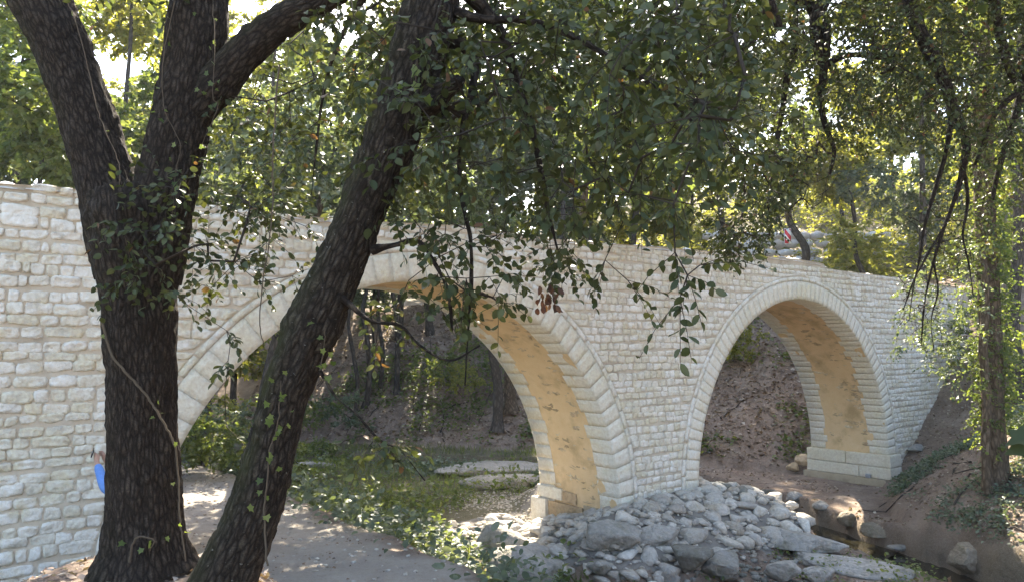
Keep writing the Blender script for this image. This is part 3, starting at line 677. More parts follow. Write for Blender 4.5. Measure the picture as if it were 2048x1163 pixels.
def grow(init, targets, rng, seg=.16, sag=.06, jit=.03, tip=.0028, pw=2.3, base_r=None):
    """join every target to the nearest wood already there; radii by the pipe rule. init: list of (points, radii)"""
    P = [p for pts_, r in init for p in pts_]; par = [-1]*len(P); n0 = len(P); T = np.asarray(targets); left = np.ones(len(T), bool)
    PA = np.array(P); dist = np.full(len(T), 1e9); who = np.zeros(len(T), int)
    for k in range(n0):
        d = np.linalg.norm(T-PA[k], axis=1); u = d < dist; dist[u] = d[u]; who[u] = k
    end = np.zeros(len(T), int); dirs = np.zeros((len(T),3))
    for _ in range(len(T)):
        k = np.argmin(np.where(left, dist, 1e9)); left[k] = False; a = P[who[k]]; b = T[k]; L = np.linalg.norm(b-a); m = max(1, int(L/seg)); cur = who[k]
        off = rng.normal(size=3)*jit*L*3; 
        for j in range(1, m+1):
            t = j/m; q = a+(b-a)*t+np.array([0,0,1])*sag*L*math.sin(math.pi*t)+off*math.sin(math.pi*t)+(rng.normal(size=3)*jit*.5 if j < m else 0)
            P.append(q); par.append(cur); cur = len(P)-1
            d = np.linalg.norm(T-q, axis=1); u = left & (d < dist); dist[u] = d[u]; who[u] = cur
        end[k] = cur; dirs[k] = P[cur]-P[par[cur]]
    P = np.array(P); n = len(P); acc = np.zeros(n); rad = np.zeros(n); kids = [[] for _ in range(n)]
    for k in range(n-1, n0-1, -1):
        rad[k] = max(acc[k], tip**pw)**(1/pw); acc[par[k]] += rad[k]**pw; kids[par[k]].append(k)
    tubes = []
    starts = [(p, c) for p in range(n0) for c in kids[p]]
    while starts:
        p, c = starts.pop(); ch = [p, c]
        while kids[c]:
            ks = sorted(kids[c], key=lambda q: -rad[q]); starts += [(c, q) for q in ks[1:]]; c = ks[0]; ch.append(c)
        R = rad[ch].copy(); R[0] = R[1]; tubes.append((P[ch], R))
    return tubes, nrm(dirs)
def wood_acc(acc, tubes, thick=6, thin=4, uv=True):
    for P, R in tubes:
        V, F, uv_ = tube(P, R, thick if R[0] > .012 else thin, True); acc.add(V, F, .0, uv_)
def zone_pts(poly, n, d0, d1, rng):
    A = np.asarray(poly, float); out = []; lo, hi = A.min(0), A.max(0)
    while len(out) < n:
        q = rng.uniform(lo, hi); inside = False; j = len(A)-1
        for i in range(len(A)):
            if (A[i,1] > q[1]) != (A[j,1] > q[1]) and q[0] < (A[j,0]-A[i,0])*(q[1]-A[i,1])/(A[j,1]-A[i,1])+A[i,0]: inside = not inside
            j = i
        if inside: out.append(at(q[0], q[1], rng.uniform(d0, d1)))
    return out
def bark_disp(seed, a1=.05, a2=.02, flare=None):
    def f(P, dirs, a, L, R):
        Q = P[:,None]+dirs*R[:,None,None]
        d = R[:,None]*a1*2*fbm(Q*2.2+seed, 3, seed)+a2*fbm(np.stack([Q[...,0]*18, Q[...,1]*18, Q[...,2]*6],-1)+seed, 3, seed+3)
        # ridged plates
        c = fbm(np.stack([np.cos(a)[None]*R[:,None]*30+0*L[:,None], np.sin(a)[None]*R[:,None]*30+0*L[:,None], L[:,None]*9+0*a[None]],-1)+seed, 2, seed+5)
        d = d-.55*a2*np.clip(.18-np.abs(c), 0, .18)/.18
        if flare is not None:
            h0, amt = flare; k = np.clip(1-(L)/h0, 0, 1)**2.2
            d = d+k[:,None]*amt*(.55+.45*np.sin(a*5+seed)[None])
        d[:,-1] = d[:,0]
        return d
    return f
def moss_of(V, seed, gain=1.0, dirn=(-.8,-.1,.45)):
    c = V-V.mean(0); return c
def trunk_obj(name, pxs, mat, parent, seed, per=10, sides=56, depth=None, flare=None, moss=0.0, a1=.05, a2=.02, start=0.0):
    """pxs: (x, y, depth, diameter in pixels) along the axis"""
    P = np.array([at(x, y, d) for x, y, d, w in pxs]); R = np.array([w*d/FPX/2*(.9 if w > 60 else 1) for x, y, d, w in pxs])
    Q = spline(P, per); t = np.linspace(0, len(R)-1, len(Q)); Rr = np.interp(t, np.arange(len(R)), R)
    V, F, uv = tube(Q, Rr, sides, True, bark_disp(seed, a1, a2, flare), start)
    m = np.zeros(len(V)); nn = len(Q)*(sides+1); ctr = np.repeat(Q, sides+1, 0); dd = nrm(V[:nn]-ctr)
    m[:nn] = np.clip((-dd[:,0]*.9+dd[:,2]*.5-.1)*1.6, 0, 1)*moss*np.clip(.6+fbm(V[:nn]*1.6,3,seed),0,1)
    o = obj(name, V, F, M[mat], parent, m, True, uv); return o, Q, Rr
def leafy_tree_parts(root, init, targets, rng, leafmat, leafkw, tmpl, n_single=0, barkmat='twig', crown='crown', branch='branches', growkw={}, fac=(6,4)):
    tubes, dirs = grow(init, targets, rng, **growkw)
    acc = Acc(); wood_acc(acc, tubes, *fac)
    L, tw = sprays(np.asarray(targets), dirs, rng, **leafkw)
    if tw:
        for V, F in tw: acc.add(V, F)
    acc.obj(branch, M[barkmat], root, True, True)['kind'] = 'stuff'
    pos_, ax, up, sz, r = L; keep = np.ones(len(pos_), bool)
    if n_single:
        q = project(pos_); vis = (q[:,0] > 5) & (q[:,0] < 2043) & (q[:,1] > 5) & (q[:,1] < 1158) & (q[:,2] > .5)
        scr = np.where(vis, sz/np.maximum(q[:,2], .1), 0); idx = np.argsort(-scr)[:n_single]; keep[idx] = False
        var = []
        for j in range(8):
            V, F, rr = leaf_mesh(np.zeros((1,3)), np.array([[0,1.,0]]), np.array([[0,0,1.]]), [1.0], np.array([j/8+.06]), tmpl)
            V = V+np.stack([.03*np.sin(V[:,1]*5+j), 0*V[:,1], .05*np.sin(V[:,1]*3+j*2)],1); var.append(mesh_np('leaf', V, F, leafmat, rr, True))
        for k in idx:
            y = nrm(ax[k]); z = nrm(up[k]-y*np.dot(up[k],y)); x = np.cross(y,z)
            o = bpy.data.objects.new('leaf', var[int(r[k]*7.99)]); COL.objects.link(o)
            Mx = Matrix(((x[0]*sz[k],y[0]*sz[k],z[0]*sz[k],pos_[k,0]),(x[1]*sz[k],y[1]*sz[k],z[1]*sz[k],pos_[k,1]),(x[2]*sz[k],y[2]*sz[k],z[2]*sz[k],pos_[k,2]),(0,0,0,1)))
            o.matrix_world = Mx; wparent(o, root)
    V, F, rr = leaf_mesh(pos_[keep], ax[keep], up[keep], sz[keep], r[keep], tmpl)
    c = obj(crown, V, F, leafmat, root, rr, True); c['kind'] = 'stuff'; return c
NEAR, FAR, IVY = (LT_V, LT_F), (LF_V, LF_F), (IV_V, IV_F)

# --- the forked oak at the left
r1 = np.random.default_rng(101)
t1 = empty('oak_tree', tuple(at(290,1118,5.6)), 'thick dark oak with forked trunk standing left on the near bank', 'tree')
trunk_obj('trunk', [(292,1140,5.6,200),(290,1090,5.6,172),(287,1000,5.6,158),(285,860,5.6,146),(282,720,5.6,146),(278,600,5.6,158),(272,510,5.6,186),(268,440,5.6,205),(262,392,5.62,180)], 'bark', t1, 3, 16, 72, flare=(.42,.10), moss=.12, a2=.028)
_, Ql, Rl = trunk_obj('limb', [(262,540,5.62,150),(232,430,5.62,142),(205,340,5.62,128),(176,240,5.62,122),(140,140,5.62,124),(98,40,5.62,130),(45,-60,5.65,128),(-60,-230,5.7,115),(-160,-420,5.8,80)], 'bark', t1, 5, 14, 60, moss=.3, a2=.026)
_, Qr, Rr_ = trunk_obj('limb', [(296,560,5.6,140),(318,450,5.6,138),(338,340,5.6,132),(362,240,5.6,126),(384,140,5.6,132),(396,40,5.6,136),(402,-60,5.6,120),(400,-260,5.6,90),(410,-460,5.6,60)], 'bark', t1, 6, 14, 60, moss=.1, a2=.026)
_, Qb, Rb_ = trunk_obj('limb', [(380,240,5.58,70),(430,175,5.55,92),(490,105,5.5,84),(560,45,5.45,74),(640,0,5.4,66),(760,-70,5.3,55),(900,-170,5.2,40)], 'bark', t1, 8, 12, 44, moss=.4, a2=.022)
tg = zone_pts([(205,400),(380,350),(440,540),(360,590),(220,570)], 24, 4.95, 5.25, r1)+zone_pts([(400,380),(620,370),(600,570),(400,590)], 20, 5.0, 6.2, r1)
tg += zone_pts([(420,120),(640,60),(670,420),(430,460)], 55, 5.2, 7.5, r1)+zone_pts([(0,-40),(480,-60),(470,30),(0,20)], 12, 5, 6.5, r1)+zone_pts([(420,640),(520,560),(560,900),(520,960),(400,800)], 5, 5.0,5.4, r1)
ov = [np.array([r1.uniform(-7,.5), r1.uniform(3.5,9), r1.uniform(4.2,8.5)]) for _ in range(70)]  # overhead crown above the frame, added for its shade
ini = [(Ql[50:], 0), (Qr[20:], 0), (Qb[20:], 0), (np.array([at(270,450,5.28), at(320,520,5.3), at(360,470,5.35)]), 0)]
leafy_tree_parts(t1, ini, tg, r1, M['oak_leaf'], dict(nt_=3, nl=6, tl=(.16,.36), leaf=(.045,.072), droop=.25), NEAR, 300)
leafy_tree_parts(t1, ini, ov, r1, M['oak_leaf_far'], dict(nt_=6, nl=16, tl=(.5,1.0), leaf=(.10,.17), droop=.2, wood=False), FAR, crown='upper_shade_crown', branch='upper_shade_branches')
# vine and ivy on its trunk
def on_trunk(x, y, d): return at(x, y, d)
def vine(parent, pts_, r, mat='vine', leaves=0, size=(.04,.06), rng=r1, jit=.006):
    Q = spline([at(*p) for p in pts_], 7); Q = Q+rng.normal(size=Q.shape)*jit*.4; V, F, uv = tube(Q, np.linspace(r, r*.5, len(Q)), 6)
    o = obj('ivy_stem', V, F, M[mat], parent, np.zeros(len(V)), True, uv)
    if leaves:
        k = rng.integers(2, len(Q), leaves); P = Q[k]+rng.normal(size=(leaves,3))*np.array([.05,.02,.05])+np.array([0,-.03,0])
        for j in range(leaves):
            V, F, rr = leaf_mesh(P[j:j+1], nrm(rng.normal(size=(1,3))+np.array([0,-.4,-.9])), nrm(rng.normal(size=(1,3))*.5+np.array([0,-1,.6])), rng.uniform(*size, 1), rng.random(1), IVY)
            obj('ivy_leaf', V, F, M['ivy_leaf'], o, rr, True)
vine(t1, [(204,640,5.36),(222,705,5.33),(262,755,5.31),(300,800,5.31),(330,850,5.31),(352,900,5.33),(358,980,5.33),(360,1040,5.3),(372,1120,5.25)], .010, leaves=9, size=(.025,.04))
vine(t1, [(135,0,5.4),(165,90,5.38),(190,200,5.37),(205,250,5.36),(238,330,5.34),(240,420,5.32),(262,530,5.3)], .004, leaves=5, size=(.025,.045))
vine(t1, [(350,0,5.33),(325,130,5.33),(330,220,5.34),(360,290,5.34),(350,350,5.33),(345,430,5.32)], .004, leaves=14, size=(.025,.045))
vine(t1, [(425,10,5.33),(430,90,5.32),(425,190,5.33),(435,215,5.33),(400,300,5.33)], .004, leaves=14, size=(.025,.045))
vine(t1, [(258,1125,5.2),(268,1080,5.2),(285,1072,5.2),(308,1080,5.2),(300,1100,5.2)], .008, leaves=3)
# --- the leaning oak
r2 = np.random.default_rng(202)
t2 = empty('oak_tree', tuple(at(428,1205,4.5)), 'slimmer mossy oak leaning right across the left arch', 'tree')
_, Qt, Rt = trunk_obj('trunk', [(395,1290,4.45,180),(432,1200,4.5,150),(480,1090,4.5,128),(518,990,4.5,112),(545,890,4.5,106),(570,790,4.5,104),(604,700,4.5,118),(628,650,4.5,124),(655,590,4.5,118),(692,500,4.5,110),(732,400,4.5,112),(772,300,4.5,122),(808,200,4.5,128),(838,100,4.5,124),(866,0,4.5,122),(900,-120,4.45,112),(930,-280,4.4,95),(930,-460,4.4,70)], 'bark_moss', t2, 12, 14, 64, moss=1.0, a1=.06, a2=.024)
V, F = rock((.065,.06,.10), 71, 3, 2); obj('burl', V+at(584,655,4.48), [F], M['bark_moss'], t2, np.full(len(V), .35), True, V[:,[0,2]])
trunk_obj('broken_stub', [(850,215,4.45,66),(885,185,4.4,46),(915,165,4.35,36),(922,158,4.35,26)], 'bark_moss', t2, 13, 6, 24, a2=.02)
def limb(parent, pxs, name='limb', mat='bark', sides=14, seed=4):
    o, Q, R = trunk_obj(name, pxs, mat, parent, seed, 7, sides, a1=.08, a2=.006); return Q
LB = [limb(t2, p, seed=20+i) for i, p in enumerate([
  [(900,20,4.5,30),(960,38,4.4,18),(1060,42,4.3,16),(1150,75,4.3,14),(1240,130,4.3,12),(1330,190,4.2,10),(1400,260,4.0,7)],
  [(895,80,4.55,34),(930,95,4.6,26),(950,140,4.6,18),(925,260,4.5,11),(918,330,4.5,10),(924,400,4.4,9),(940,470,4.3,9),(943,560,4.3,7),(936,660,4.3,5),(930,770,4.3,3)],
  [(910,-40,4.5,40),(1000,60,4.6,22),(1035,170,4.7,18),(1065,260,4.7,15),(1085,360,4.7,12),(1098,430,4.7,9),(1115,500,4.7,6)],
  [(745,500,4.45,20),(790,490,4.4,12),(835,482,4.4,10),(865,520,4.3,9),(895,580,4.3,8),(905,660,4.3,6)],
  [(685,595,4.4,14),(740,640,4.35,8),(800,650,4.3,7),(840,690,4.3,6),(900,720,4.2,5),(960,690,4.2,4)],
  [(640,740,4.4,9),(670,790,4.35,5),(715,830,4.3,4.5),(760,880,4.3,4),(800,900,4.3,3),(850,960,4.3,2)],
  [(930,-200,4.4,60),(1100,-190,4.6,40),(1300,-140,4.9,30),(1500,-60,5.2,22),(1560,60,5.3,16)],
  [(860,-60,4.5,40),(760,-40,4.9,20),(690,60,5.3,10),(650,170,5.6,7),(632,300,5.7,5),(622,400,5.7,3)],
])]
tg = zone_pts([(640,-60),(1500,-60),(1480,300),(1420,370),(1250,390),(1130,430),(1000,370),(820,360),(720,340),(730,250),(640,120)], 430, 3.7, 6.6, r2)
tg += zone_pts([(640,-60),(1520,-60),(1500,220),(700,200)], 150, 4.8, 7.2, r2)
tg += zone_pts([(1250,-30),(1500,-40),(1500,330),(1380,430),(1260,420),(1200,250)], 60, 3.0, 3.8, r2)
tg += zone_pts([(740,430),(1020,430),(1010,620),(900,650),(780,560)], 32, 4.0, 4.9, r2)+zone_pts([(1080,400),(1200,400),(1160,540),(1090,540)], 22, 4.6, 6, r2)
tg += zone_pts([(690,560),(800,620),(850,760),(700,720)], 3, 4.0, 4.5, r2)+zone_pts([(720,860),(820,880),(860,900),(700,920)], 4, 4.1, 4.4, r2)
tg += [at(1350,505,3.2), at(1375,550,3.2), at(1360,595,3.2), at(1400,530,3.2), at(1210,520,4.2), at(1255,560,4.2)]
ov = [np.array([r2.uniform(-.5,6.5), r2.uniform(5.2,11.5), r2.uniform(4.2,9.0)]) for _ in range(160)]+[np.array([r2.uniform(-3.5,1.5), r2.uniform(11,17), r2.uniform(4.4,8.5)]) for _ in range(70)]  # clusters added sunward to shade the near leaves; second batch shades the path
ini = [(Qt[80:], 0)]+[(q[2:], 0) for q in LB]
leafy_tree_parts(t2, ini, tg, r2, M['oak_leaf'], dict(nt_=3, nl=6, tl=(.15,.34), leaf=(.04,.07), droop=.55), NEAR, 300)
leafy_tree_parts(t2, ini, ov, r2, M['oak_leaf_far'], dict(nt_=6, nl=16, tl=(.5,1.0), leaf=(.10,.17), droop=.2, wood=False), FAR, crown='upper_shade_crown', branch='upper_shade_branches')
vine(t2, [(535,1130,4.22),(528,1020,4.26),(535,960,4.28),(540,900,4.29),(556,840,4.3),(562,760,4.3)], .006, leaves=22, size=(.03,.05), rng=r2)
vine(t2, [(640,740,4.3),(648,690,4.3),(650,650,4.3)], .004, leaves=8, size=(.03,.045), rng=r2)
vine(t2, [(800,220,4.2),(830,160,4.2),(835,120,4.2)], .005, leaves=9, size=(.05,.075), rng=r2)
vine(t2, [(560,130,4.6),(545,300,4.6),(545,420,4.6),(520,620,4.6),(527,690,4.6)], .006, rng=r2)
M['dead_leaf'] = mat_leaf('dead_leaf', [(0,(.06,.022,.016)), (1,(.16,.065,.04))], .2, 1.2)
for k in range(26):
    p = at(r2.uniform(1075,1118), r2.uniform(568,618), 4.6+r2.uniform(-.05,.05)); V, F, rr = leaf_mesh(p[None], nrm(np.array([[0,0,-1.0]])+r2.normal(size=(1,3))*.35), r2.normal(size=(1,3)), r2.uniform(.04,.06,1), r2.random(1), NEAR); obj('dead_leaf', V, F, M['dead_leaf'], t2, rr, True)
sx, sy = 2.35, 3.1; sap = empty('sapling', (sx,sy,float(ground_h(sx,sy))), 'large dark green leaves of a sapling poking in at the right edge', 'plant')
Qs = spline([(sx,sy,float(ground_h(sx,sy))-.05),(sx+.02,sy,-1.0),(sx-.03,sy+.02,-.5),(sx-.1,sy,-.3)], 6); V, F, uv = tube(Qs, np.linspace(.012,.004,len(Qs)), 8); obj('stem', V, F, M['vine'], sap, smooth_=True)
for x, y, an in ((2042,868,(-.55,.1,-.35)),(2050,895,(-.95,.1,-.2)),(2070,850,(-.2,.2,.9)),(2080,930,(.8,-.2,-.3))):
    p = at(x+22, y-6, 3.08); V, F, rr = leaf_mesh(p[None], np.array([an], float), np.array([[.1,-.6,.8]]), np.array([.12]), np.array([.3]), IVY); obj('leaf', V, F, M['oak_leaf'], sap, rr, True)
    V, F, uv = tube(np.array([Qs[-3], (Qs[-3]+p)/2+np.array([0,0,.02]), p]), .003, 5); obj('leaf_stalk', V, F, M['vine'], sap)
# --- the oak out of frame at the right whose boughs hang into the picture
r3 = np.random.default_rng(303)
bx, by = 7.6, 8.2; bz = float(ground_h(bx, by)); t3 = empty('oak_tree', (bx,by,bz), 'dark oak boughs with small leaves hanging down from the top right corner', 'tree')
Q = spline([(bx,by,bz-.2),(bx-.05,by,-2),(bx-.1,by+.1,1.0),(bx-.3,by+.2,3.6),(bx-.5,by+.2,6.5),(bx-.4,by,9.5)], 9); V, F, uv = tube(Q, np.linspace(.36,.12,len(Q)), 40, True, bark_disp(9,.05,.02,(.6,.15)))
obj('trunk', V, F, M['bark'], t3, np.zeros(len(V)), True, uv); top = Q[27]; top2 = Q[36]
def limb3(pxs, start, r0, seed):
    P = np.vstack([[start], [at(x,y,d) for x,y,d,w in pxs]]); R = np.array([r0]+[w*d/FPX/2 for x,y,d,w in pxs]); q = spline(P, 7)
    Rr = np.interp(np.linspace(0,len(R)-1,len(q)), np.arange(len(R)), R); V, F, uv = tube(q, Rr, 12, True, bark_disp(seed,.08,.005)); obj('limb', V, F, M['bark'], t3, np.zeros(len(V)), True, uv); return q
LC = [limb3(p, s, r, 40+i) for i, (p, s, r) in enumerate([
  ([(1960,-160,8.2,50),(1830,-40,8,34),(1835,50,8,28),(1868,120,8,26),(1895,180,8,24),(1912,230,8,24),(1932,280,8,19),(1927,330,8,13),(1912,390,8,9),(1890,450,8,7),(1868,520,8,5),(1850,600,8,4),(1842,690,8,2)], top, .14),
  ([(1905,205,8,14),(1893,300,7.9,9),(1870,380,7.9,8),(1850,450,7.8,6),(1838,520,7.8,5),(1826,580,7.8,3),(1818,640,7.8,2)], at(1895,180,8), .04),
  ([(1927,330,8,9),(1936,400,8.1,7),(1926,470,8.1,5),(1938,530,8.1,4),(1946,590,8.1,2)], at(1932,285,8), .035),
  ([(1890,450,8,6),(1858,505,7.9,5),(1828,560,7.9,4),(1806,620,7.9,2)], at(1905,410,8), .02),
  ([(1868,520,8,4),(1876,580,8,4),(1862,640,8,3),(1868,700,8,1.6)], at(1885,465,8), .015),
  ([(1760,-200,8.3,50),(1610,-60,8.3,28),(1625,20,8.3,24),(1650,60,8.2,22),(1648,130,8.2,17),(1642,200,8.2,14),(1650,250,8.2,12),(1668,300,8.2,9),(1660,350,8.2,4)], top2, .13),
  ([(1700,-260,7.6,50),(1530,-100,7.5,30),(1525,20,7.4,22),(1500,85,7.3,18),(1440,120,7.2,14),(1380,170,7.1,9)], top2, .13),
  ([(2060,-140,8.6,46),(1990,-40,8.6,26),(1998,60,8.6,22),(2020,140,8.6,18),(2035,180,8.6,14),(1990,230,8.6,10),(1950,330,8.6,6)], top, .12),
  ([(1640,-120,8.8,40),(1590,0,8.8,20),(1590,90,8.8,16),(1575,150,8.8,14),(1560,250,8.8,10),(1540,360,8.7,8),(1535,440,8.6,5)], top2, .1),
  ([(2080,60,9.2,30),(2040,200,9.2,16),(2000,330,9.2,11),(1985,400,9.2,7)], top, .1),
  ([(1700,-60,8.2,30),(1640,120,8.2,16),(1700,110,8.4,12),(1800,120,8.6,8)], top2, .08)])]
tg = zone_pts([(1400,-60),(2120,-60),(2120,150),(2048,300),(1900,310),(1790,250),(1680,320),(1560,300),(1490,400),(1400,300)], 560, 6.6, 10, r3)
tg += zone_pts([(1400,-60),(2110,-60),(2110,120),(1900,240),(1700,230),(1450,250)], 200, 7, 10.5, r3)
tg += zone_pts([(1470,300),(1590,300),(1545,430),(1480,450)], 60, 7.2, 9, r3)+zone_pts([(1430,440),(1550,420),(1535,490),(1430,505)], 38, 8.2, 9, r3)
tg += zone_pts([(1880,300),(2060,280),(2060,420),(1920,560),(1850,480)], 42, 8, 10, r3)
ini = [(q[8:], 0) for q in LC]
leafy_tree_parts(t3, ini, tg, r3, M['oak_leaf'], dict(nt_=3, nl=8, tl=(.2,.42), leaf=(.036,.06), droop=.6), NEAR, 300)
bare = zone_pts([(1800,420),(1900,350),(1960,520),(1900,600),(1830,700),(1790,640)], 150, 7.6, 8.4, r3)+zone_pts([(1540,250),(1680,250),(1680,380),(1560,480)], 120, 8.0, 8.8, r3)
tubes, _d = grow(ini, bare, r3, tip=.0032, sag=-.12, jit=.05); a = Acc(); wood_acc(a, tubes); a.obj('bare_twigs', M['twig'], t3, True, True)['kind'] = 'stuff'
ov = [np.array([r3.uniform(3.5,12), r3.uniform(8.5,16), r3.uniform(5.6,10.5)]) for _ in range(170)]  # out-of-frame crown placed toward the sun to shade the hanging leaves
leafy_tree_parts(t3, [(Q[20:],0)]+ini, ov, r3, M['oak_leaf_far'], dict(nt_=6, nl=16, tl=(.5,1.0), leaf=(.10,.17), droop=.2, wood=False), FAR, crown='upper_shade_crown', branch='upper_shade_branches')
# --- the ivy clad trunk on the right bank
r4 = np.random.default_rng(404)
p4 = gp(1990,965,12,22); Y4 = p4[1]; t4 = empty('ivy_tree', tuple(p4), 'brown trunk wrapped in sunlit ivy on the right bank', 'tree')
_, Q4, R4 = trunk_obj('trunk', [(1995,990,Y4,58),(1992,940,Y4,48),(1988,860,Y4,42),(1984,740,Y4,40),(1978,600,Y4,40),(1972,460,Y4,38),(1966,320,Y4,40),(1962,160,Y4,36),(1960,0,Y4,32),(1960,-250,Y4,24),(1950,-500,Y4,12)], 'bark_brown', t4, 31, 8, 36, flare=(.5,.1), a2=.03)
trunk_obj('stem', [(1976,985,Y4-.2,22),(1972,900,Y4-.25,18),(1974,800,Y4-.25,17),(1966,700,Y4-.28,16),(1972,600,Y4-.3,15),(1964,500,Y4-.28,12)], 'bark_brown', t4, 33, 7, 16, a2=.02)
k = r4.integers(16, 74, 1400); P = Q4[k]+nrm(r4.normal(size=(1400,3)))*(R4[k][:,None]+np.abs(r4.normal(size=(1400,1)))*.24*(.5+r4.random((1400,1))))+np.array([.08,0,0])
(lp, ax, up, sz, rr), tw = sprays(P, nrm(P-Q4[k[:len(P)]]), r4, nt_=2, nl=5, tl=(.1,.3), leaf=(.05,.09), droop=.3, wood=True)
V, F, r_ = leaf_mesh(lp, ax, up, sz, rr, NEAR); c = obj('ivy_leaves', V, F, M['ivy_leaf'], t4, r_, True); c['kind'] = 'stuff'
a = Acc(); [a.add(*x) for x in tw]; a.obj('ivy_stems', M['vine'], t4, True)
ovt = [Q4[-1]+np.array([r4.uniform(-3,3.5), r4.uniform(-3,3), r4.uniform(-5,2)]) for _ in range(90)]
side = zone_pts([(1790,560),(1950,470),(1965,770),(1890,760),(1800,690)], 75, 15.4, 19, r4)
leafy_tree_parts(t4, [(Q4[20:60],0)], side, r4, M['leaf_blue'], dict(nt_=4, nl=9, tl=(.25,.5), leaf=(.05,.09), droop=.2), NEAR, crown='side_foliage', branch='side_branches')
leafy_tree_parts(t4, [(Q4[40:],0)], ovt, r4, M['leaf_green'], dict(nt_=6, nl=14, tl=(.4,.8), leaf=(.09,.14), wood=False), FAR)

# --- trees behind the bridge
def bg_tree(x, y, base_py, name, label, hgt, cr, lean=0, dia=.3, leaf='leaf_green', seed=0, n=95, z0=.35, size=(.12,.2), group='trees behind the bridge', per=(7,18), bark='bark_far', Y=None, limbs=4, dens=1.0):
    """x pixel column, depth y; stands on the ground there"""
    rng = np.random.default_rng(seed+1000); X = (x-W/2)/FPX*y; gz = float(ground_h(X, y)); root = empty(name, (X,y,gz), label, 'tree', group)
    P = [np.array([X,y,gz-.2])]
    for k in range(1,7): P.append(np.array([X+lean*hgt*k/6+rng.normal()*.12, y+rng.normal()*.15, gz+hgt*.92*k/6]))
    Q = spline(P, 7); R = np.interp(np.linspace(0,1,len(Q)), [0,.05,.5,1], [dia*.72,dia*.5,dia*.36,.03]); V, F, uv = tube(Q, R, 18, True, bark_disp(seed,.08,.015,(.5,dia*.3)))
    obj('trunk', V, F, M[bark], root, np.zeros(len(V)), True, uv)
    lobes = []
    for k in range(limbs+3):
        t = rng.uniform(z0, 1.0); b = Q[int(t*(len(Q)-1))]; a_ = rng.uniform(0,6.28); d = cr*rng.uniform(.25,.8)*(1.15-.5*abs(t-.6)); lobes.append((b+np.array([math.cos(a_)*d, math.sin(a_)*d, rng.uniform(-.05,.12)*hgt]), cr*rng.uniform(.38,.6)))
    tg = []
    while len(tg) < n:
        c_, r_ = lobes[rng.integers(len(lobes))]; v_ = rng.normal(size=3); v_ /= np.linalg.norm(v_); q = c_+v_*r_*rng.uniform(.35,1.0)*np.array([1,1,.75])
        if q[2] > gz+z0*hgt*.7: tg.append(q)
    leafy_tree_parts(root, [(Q[int(len(Q)*z0*.6):],0)], tg, rng, M[leaf], dict(nt_=per[0], nl=int(per[1]*dens), tl=(.35,.8), leaf=size, spread=1.2, droop=.1, wood=False, flat=.3), FAR, barkmat='twig', growkw=dict(seg=.4, tip=.006))
    return root
BG = [ # column, depth, height, crown radius, lean, diameter, leaf, label
 (-120,17.5,14,3.2,.02,.35,'leaf_green','green tree rising behind the left end of the wall'),
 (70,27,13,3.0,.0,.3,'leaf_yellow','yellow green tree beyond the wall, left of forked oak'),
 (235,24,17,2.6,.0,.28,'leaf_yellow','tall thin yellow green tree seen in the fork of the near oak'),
 (330,34,17,4.0,.0,.4,'leaf_green','tall green tree far behind the forked oak'),
 (470,35,14,3.6,.02,.3,'leaf_green','broad green tree behind the wall between the two near oaks'),
 (560,36,19,4.5,-.02,.4,'leaf_yellow','high yellow green tree far behind between the two near oaks'),
 (640,37,12,3.2,.0,.28,'leaf_blue','blue green tree above the wall beside the leaning oak'),
 (860,37,13,3.8,.0,.35,'leaf_green','rounded green tree above the crown of the left arch'),
 (1000,43,15,4.5,.0,.45,'leaf_green','high green tree far behind the middle of the bridge'),
 (1120,37,11,3.2,.02,.3,'leaf_blue','blue green tree above the middle of the bridge'),
 (1275,40,12,3.4,.0,.4,'leaf_yellow','sunlit yellow green tree behind the middle pier'),
 (1450,44,13,4.0,.0,.4,'leaf_green','high green tree far behind the right arch'),
 (1600,31.6,9,1.5,.0,.40,'leaf_green','dark trunked tree behind the red and white sign'),
 (1740,30,9,2.6,-.10,.24,'leaf_yellow','bright yellow green tree with thin bent trunk right of the sign'),
 (1850,29,12,3.0,.0,.3,'leaf_blue','blue green tree behind the right end of the bridge'),
 (1168,21.2,15,3.8,.0,.34,'leaf_green','added tall green tree behind the middle pier, shading the path'),  # tree added to keep direct sun off the path
 (2040,22,13,2.6,.0,.4,'leaf_yellow','second ivy trunk at the right edge behind the brown trunk'),
 (2120,30,16,4.0,.0,.4,'leaf_green','green tree at the far right edge up the slope')]
for i, (x, y, hg, cr, ln, di, lf, lab) in enumerate(BG):
    bg_tree(x, y, 0, 'tree', lab, hg, cr, ln, di, lf, seed=i, n=int(60+26*cr), z0=.62 if x == 1600 else .5 if hg == 15 else .22 if hg < 13 else .3)
TR = [(712,32.5,'thin ivy grey trunk, first from the left through the left arch'),(733,33,'thin grey trunk, second from the left through the left arch'),(745,35,'very thin trunk, third from the left through the left arch'),(762,34,'thin straight trunk, fourth from the left through the left arch'),(795,33.5,'short grey trunk, rightmost of the thin row through the left arch')]
for i, (x, y, lab) in enumerate(TR): bg_tree(x, y, 0, 'slender_tree', lab, 8.5+i*.4, 1.5, .0, [.2,.26,.12,.2,.24][i], 'leaf_blue', 60+i, 18, .55, group='slender trees through the left arch')
bg_tree(995, 30.2, 0, 'leaning_tree', 'dark trunk leaning left on the slope through the left arch', 9, 2.2, -.10, .42, 'leaf_green', 71, 26, .5, group=None)
bg_tree(1022, 31, 0, 'gnarled_tree', 'pale fluted trunk just right of the dark leaning trunk', 8, 1.8, -.03, .5, 'leaf_green', 72, 20, .5, bark='bark_brown', group=None)
bg_tree(408, 20.5, 0, 'tree', 'grey trunk close behind the bridge, left edge of the left arch', 9, 2.0, .0, .42, 'leaf_green', 73, 30, .45, group=None)
